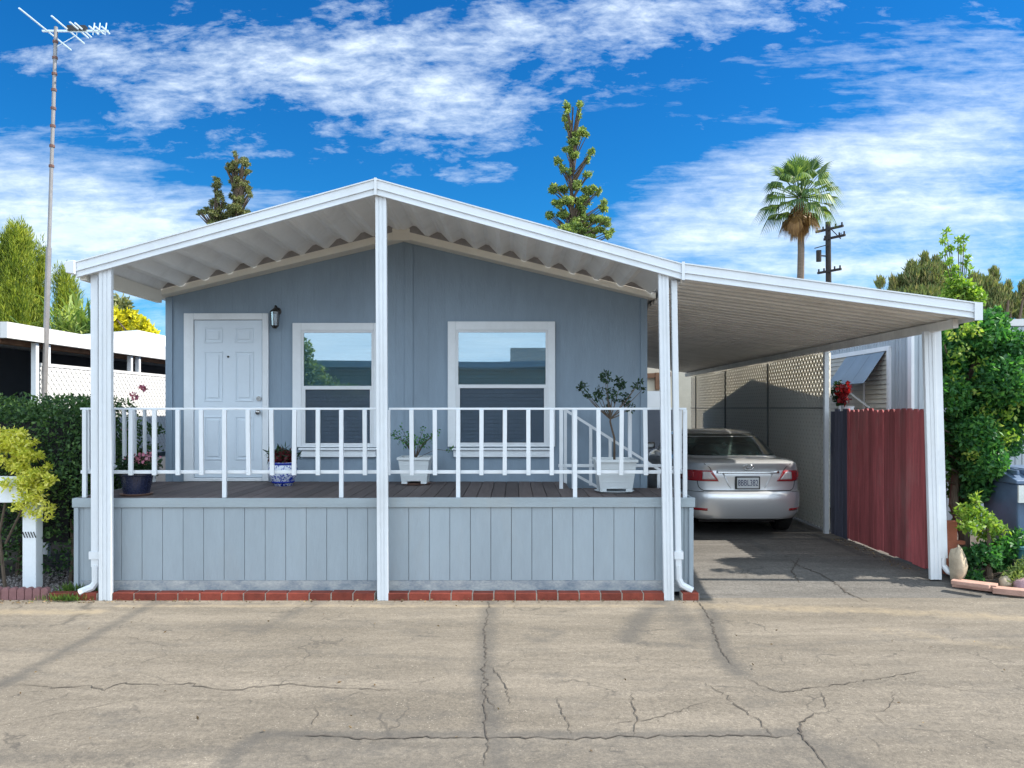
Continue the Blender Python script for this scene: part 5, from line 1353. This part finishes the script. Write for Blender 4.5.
spiky('brownish conifer behind the right end of the carport roof', 14.5, 990, [(985, 290, 12, 12), (994, 278, 5, 9), (975, 285, 7, 10), (1000, 296, 8, 10), (988, 306, 14, 10), (1009, 292, 2.5, 10), (1012, 300, 7, 5), (1024, 292, 5, 10), (1000, 312, 12, 10), (1018, 312, 12, 10), (1022, 300, 5, 10), (970, 300, 14, 12)], 'lf_olive', 9000, .10, group='conifers right of the carport')
tree('lime_tree', 'light green tree with thin upright shoots above the carport end', 'tree', (at(965, 408, 11.0).x, 11.0, 0), at(960, 300, 11.0), .06,
     cl([(946, 232, 3, 4), (944, 240, 3, 4), (951, 248, 3, 4), (944, 254, 2.5, 3), (949, 262, 3, 5), (958, 240, 3.5, 3), (964, 238, 3, 3), (961, 250, 3.5, 4), (968, 256, 2.5, 4), (965, 264, 3, 4), (956, 270, 4, 5), (950, 274, 5, 5), (970, 270, 2.5, 5), (955, 283, 10, 7), (966, 290, 12, 8), (950, 295, 8, 6), (976, 298, 10, 8), (962, 305, 14, 8)], 11.0, .12), 'lf_lime', 2300, .065, .5)

# big bush at right
tree('large_bush', 'large glossy green bush climbing beside the right carport post', 'bush', (5.25, 9.0, .07), (5.2, 9.0, 2.2), .07,
     cl([(958, 338, 22, 18), (985, 340, 24, 20), (1012, 350, 20, 20), (950, 365, 16, 20), (972, 370, 26, 24), (1004, 380, 26, 24), (1030, 372, 24, 24), (952, 395, 16, 20), (975, 402, 24, 24), (1005, 412, 26, 22), (1034, 410, 24, 22), (954, 428, 16, 20), (976, 435, 22, 22), (1000, 440, 22, 20), (956, 458, 15, 18), (976, 466, 18, 18), (992, 462, 14, 14), (960, 486, 13, 16), (976, 490, 14, 14), (965, 510, 12, 14), (965, 325, 12, 10), (990, 322, 14, 10)]
     + [(940 + random.gauss(0, 3), y_, random.uniform(4, 7), random.uniform(4, 8)) for y_ in range(335, 480, 13)] + [(random.uniform(975, 1020), random.uniform(312, 330), 5, 7) for _ in range(7)] + [(random.uniform(985, 1015), random.uniform(452, 478), 7, 7) for _ in range(5)], 8.9, .35), 'lf_bush', 42000, .060, .55,
     lf2=[(at(random.gauss(990, 22), random.uniform(325, 455), 8.62), (.10, .10, .09), random.randint(14, 45)) for _ in range(34)])
tree('lemon_shrub', 'small pale green leafy shrub under the large bush at right', 'shrub', (5.10, 8.25, .07), (5.07, 8.25, .75), .035,
     cl([(965, 512, 10, 9), (980, 516, 12, 9), (992, 524, 10, 9), (970, 526, 12, 8), (985, 534, 10, 7), (975, 500, 6, 8), (1002, 530, 7, 6)], 8.25, .1), 'lf_lime', 1000, .055, .5)
tree('ground_shrub', 'low dark green plants under the small pale shrub', 'shrub', (5.2, 8.35, .07), (5.2, 8.35, .3), .02,
     cl([(965, 560, 9, 12), (985, 555, 16, 12), (1005, 548, 14, 12), (975, 578, 8, 8), (1000, 566, 12, 8), (1018, 540, 8, 12)], 8.3, .12), 'lf_bush', 2600, .055, .55)
tree('silver_shrub', 'low pale feathery shrub at the right edge beside the bin', 'shrub', (5.45, 8.05, .05), (5.45, 8.05, .25), .015,
     cl([(1018, 575, 9, 10), (1010, 580, 8, 7), (1026, 565, 8, 10)], 8.05, .1), 'lf_tall', 900, .05, .25)
b = MB()
for k in range(4): b.tube([(5.0 + .07 * k, 8.22, .08), (5.1 + .08 * k, 8.1, .17 + .02 * k), (5.25 + .07 * k, 8.02, .13)], [.006, .005, .003], 5)
tag(b.build('dry_branches', M['bark']), 'thin bare brown branches lying by the pinkish rock', 'branches')

# bin and hose
bn = thing('wheeled_bin', 'slate blue wheeled bin with a pale cloth hung below its lid', 'bin', (5.80, 8.75, .07)); x, y, z = 5.80, 8.75, .07
b = MB()
def ring(q, r_, zq): return [(x - q, y - r_, zq), (x + q, y - r_, zq), (x + q, y + r_, zq), (x - q, y + r_, zq)]
b.add(ring(.24, .26, z + .06) + ring(.30, .34, z + 1.0), [(0, 1, 5, 4), (1, 2, 6, 5), (2, 3, 7, 6), (3, 0, 4, 7), (3, 2, 1, 0), (4, 5, 6, 7)]); b.build('body', M['binblue'], bn, bevel=.02)
b = MB(); b.prism([(x - .33, y - .37, z + 1.0), (x - .33, y + .36, z + 1.0), (x - .33, y + .36, z + 1.16), (x - .33, y - .1, z + 1.12), (x - .33, y - .37, z + 1.04)], (.66, 0, 0)); 
for k in range(5): b.box((x - .28 + k * .13, y - .3, z + 1.09), (x - .25 + k * .13, y + .3, z + 1.145))
b.build('lid', M['binblue'], bn, bevel=.01)
b = MB(); b.box((x - .315, y - .385, z + .80), (x + .31, y - .365, z + .985)); b.box((x - .15, y - .372, z + .72), (x + .1, y - .352, z + .81)); b.build('cloth', M['binlabel'], bn)
for s in (-1, 1):
    b = MB(); b.tube([(x + s * .25, y + .2, z + .1), (x + s * .31, y + .2, z + .1)], .1, 18); b.build('wheel', M['tyre'], bn)
b = MB(); b.lathe([(.16, 0), (.20, .30), (.215, .31), (.215, .34)], (5.62, 8.32, .07), 24); tag(b.build('tub', M['teal']), 'mottled teal plastic tub in front of the slate blue bin', 'tub')
b = MB()
for k in range(5):
    r_ = .20 - .012 * k; b.tube([(5.56 + r_ * math.cos(a), 7.97 + .012 * k, .36 + r_ * 1.2 * math.sin(a)) for a in np.linspace(0, 6.283, 30)], .010, 6)
b.bar((5.56, 8.02, .05), (5.56, 8.02, .62), .03)
b.build('coil', M['hose']) if False else tag(b.build('garden_hose', M['hose']), 'coiled green garden hose at the right edge of the photo', 'hose')

# ------------------------------------------------------------------ across the street (seen in the window panes)
ac = thing('opposite_home', 'pale home with wide white roof across the street', 'house', (0, -20, 0))
b = MB(); b.box((-16, -28, 0), (14, -20, 3.86)); b.build('wall', M['beige'], ac)
b = MB(); b.prism([(-18, -18.6, 3.95), (-1, -18.6, 3.85), (3, -18.6, 3.95), (3, -18.6, 4.25), (-1, -18.6, 4.15), (-18, -18.6, 4.3)], (0, -9, 0)); b.prism([(3.05, -18.6, 3.7), (16, -18.6, 3.7), (16, -18.6, 3.95), (3.05, -18.6, 4.2)], (0, -9, 0)); b.build('roof', M['lattice_sun'], ac)
b = MB(); b.box((-.2, -22, 4.2), (1.7, -23, 5.1)); b.build('rooftop_unit', M['louvre'], ac)
tree('opposite_tree', 'broad tree across the street mirrored in the left window', 'tree', (-10.5, -18, 0), (-10.4, -18, 5.5), .2,
     [((-10.6, -18, 3.0), (1.5, 1.2, 1.1)), ((-10.9, -18, 4.2), (1.2, 1, 1.0)), ((-10.2, -18, 3.6), (1.2, 1, .7)), ((-10.9, -18, 5.2), (.8, .8, .9)), ((-10.3, -18, 4.7), (.7, .8, .6)), ((-11.0, -18, 6.1), (.5, .5, .7)), ((-9.4, -18, 2.9), (1.1, .8, .7)), ((-8.2, -18, 2.6), (1.2, .8, .5))], 'lf_tall', 9000, .2)
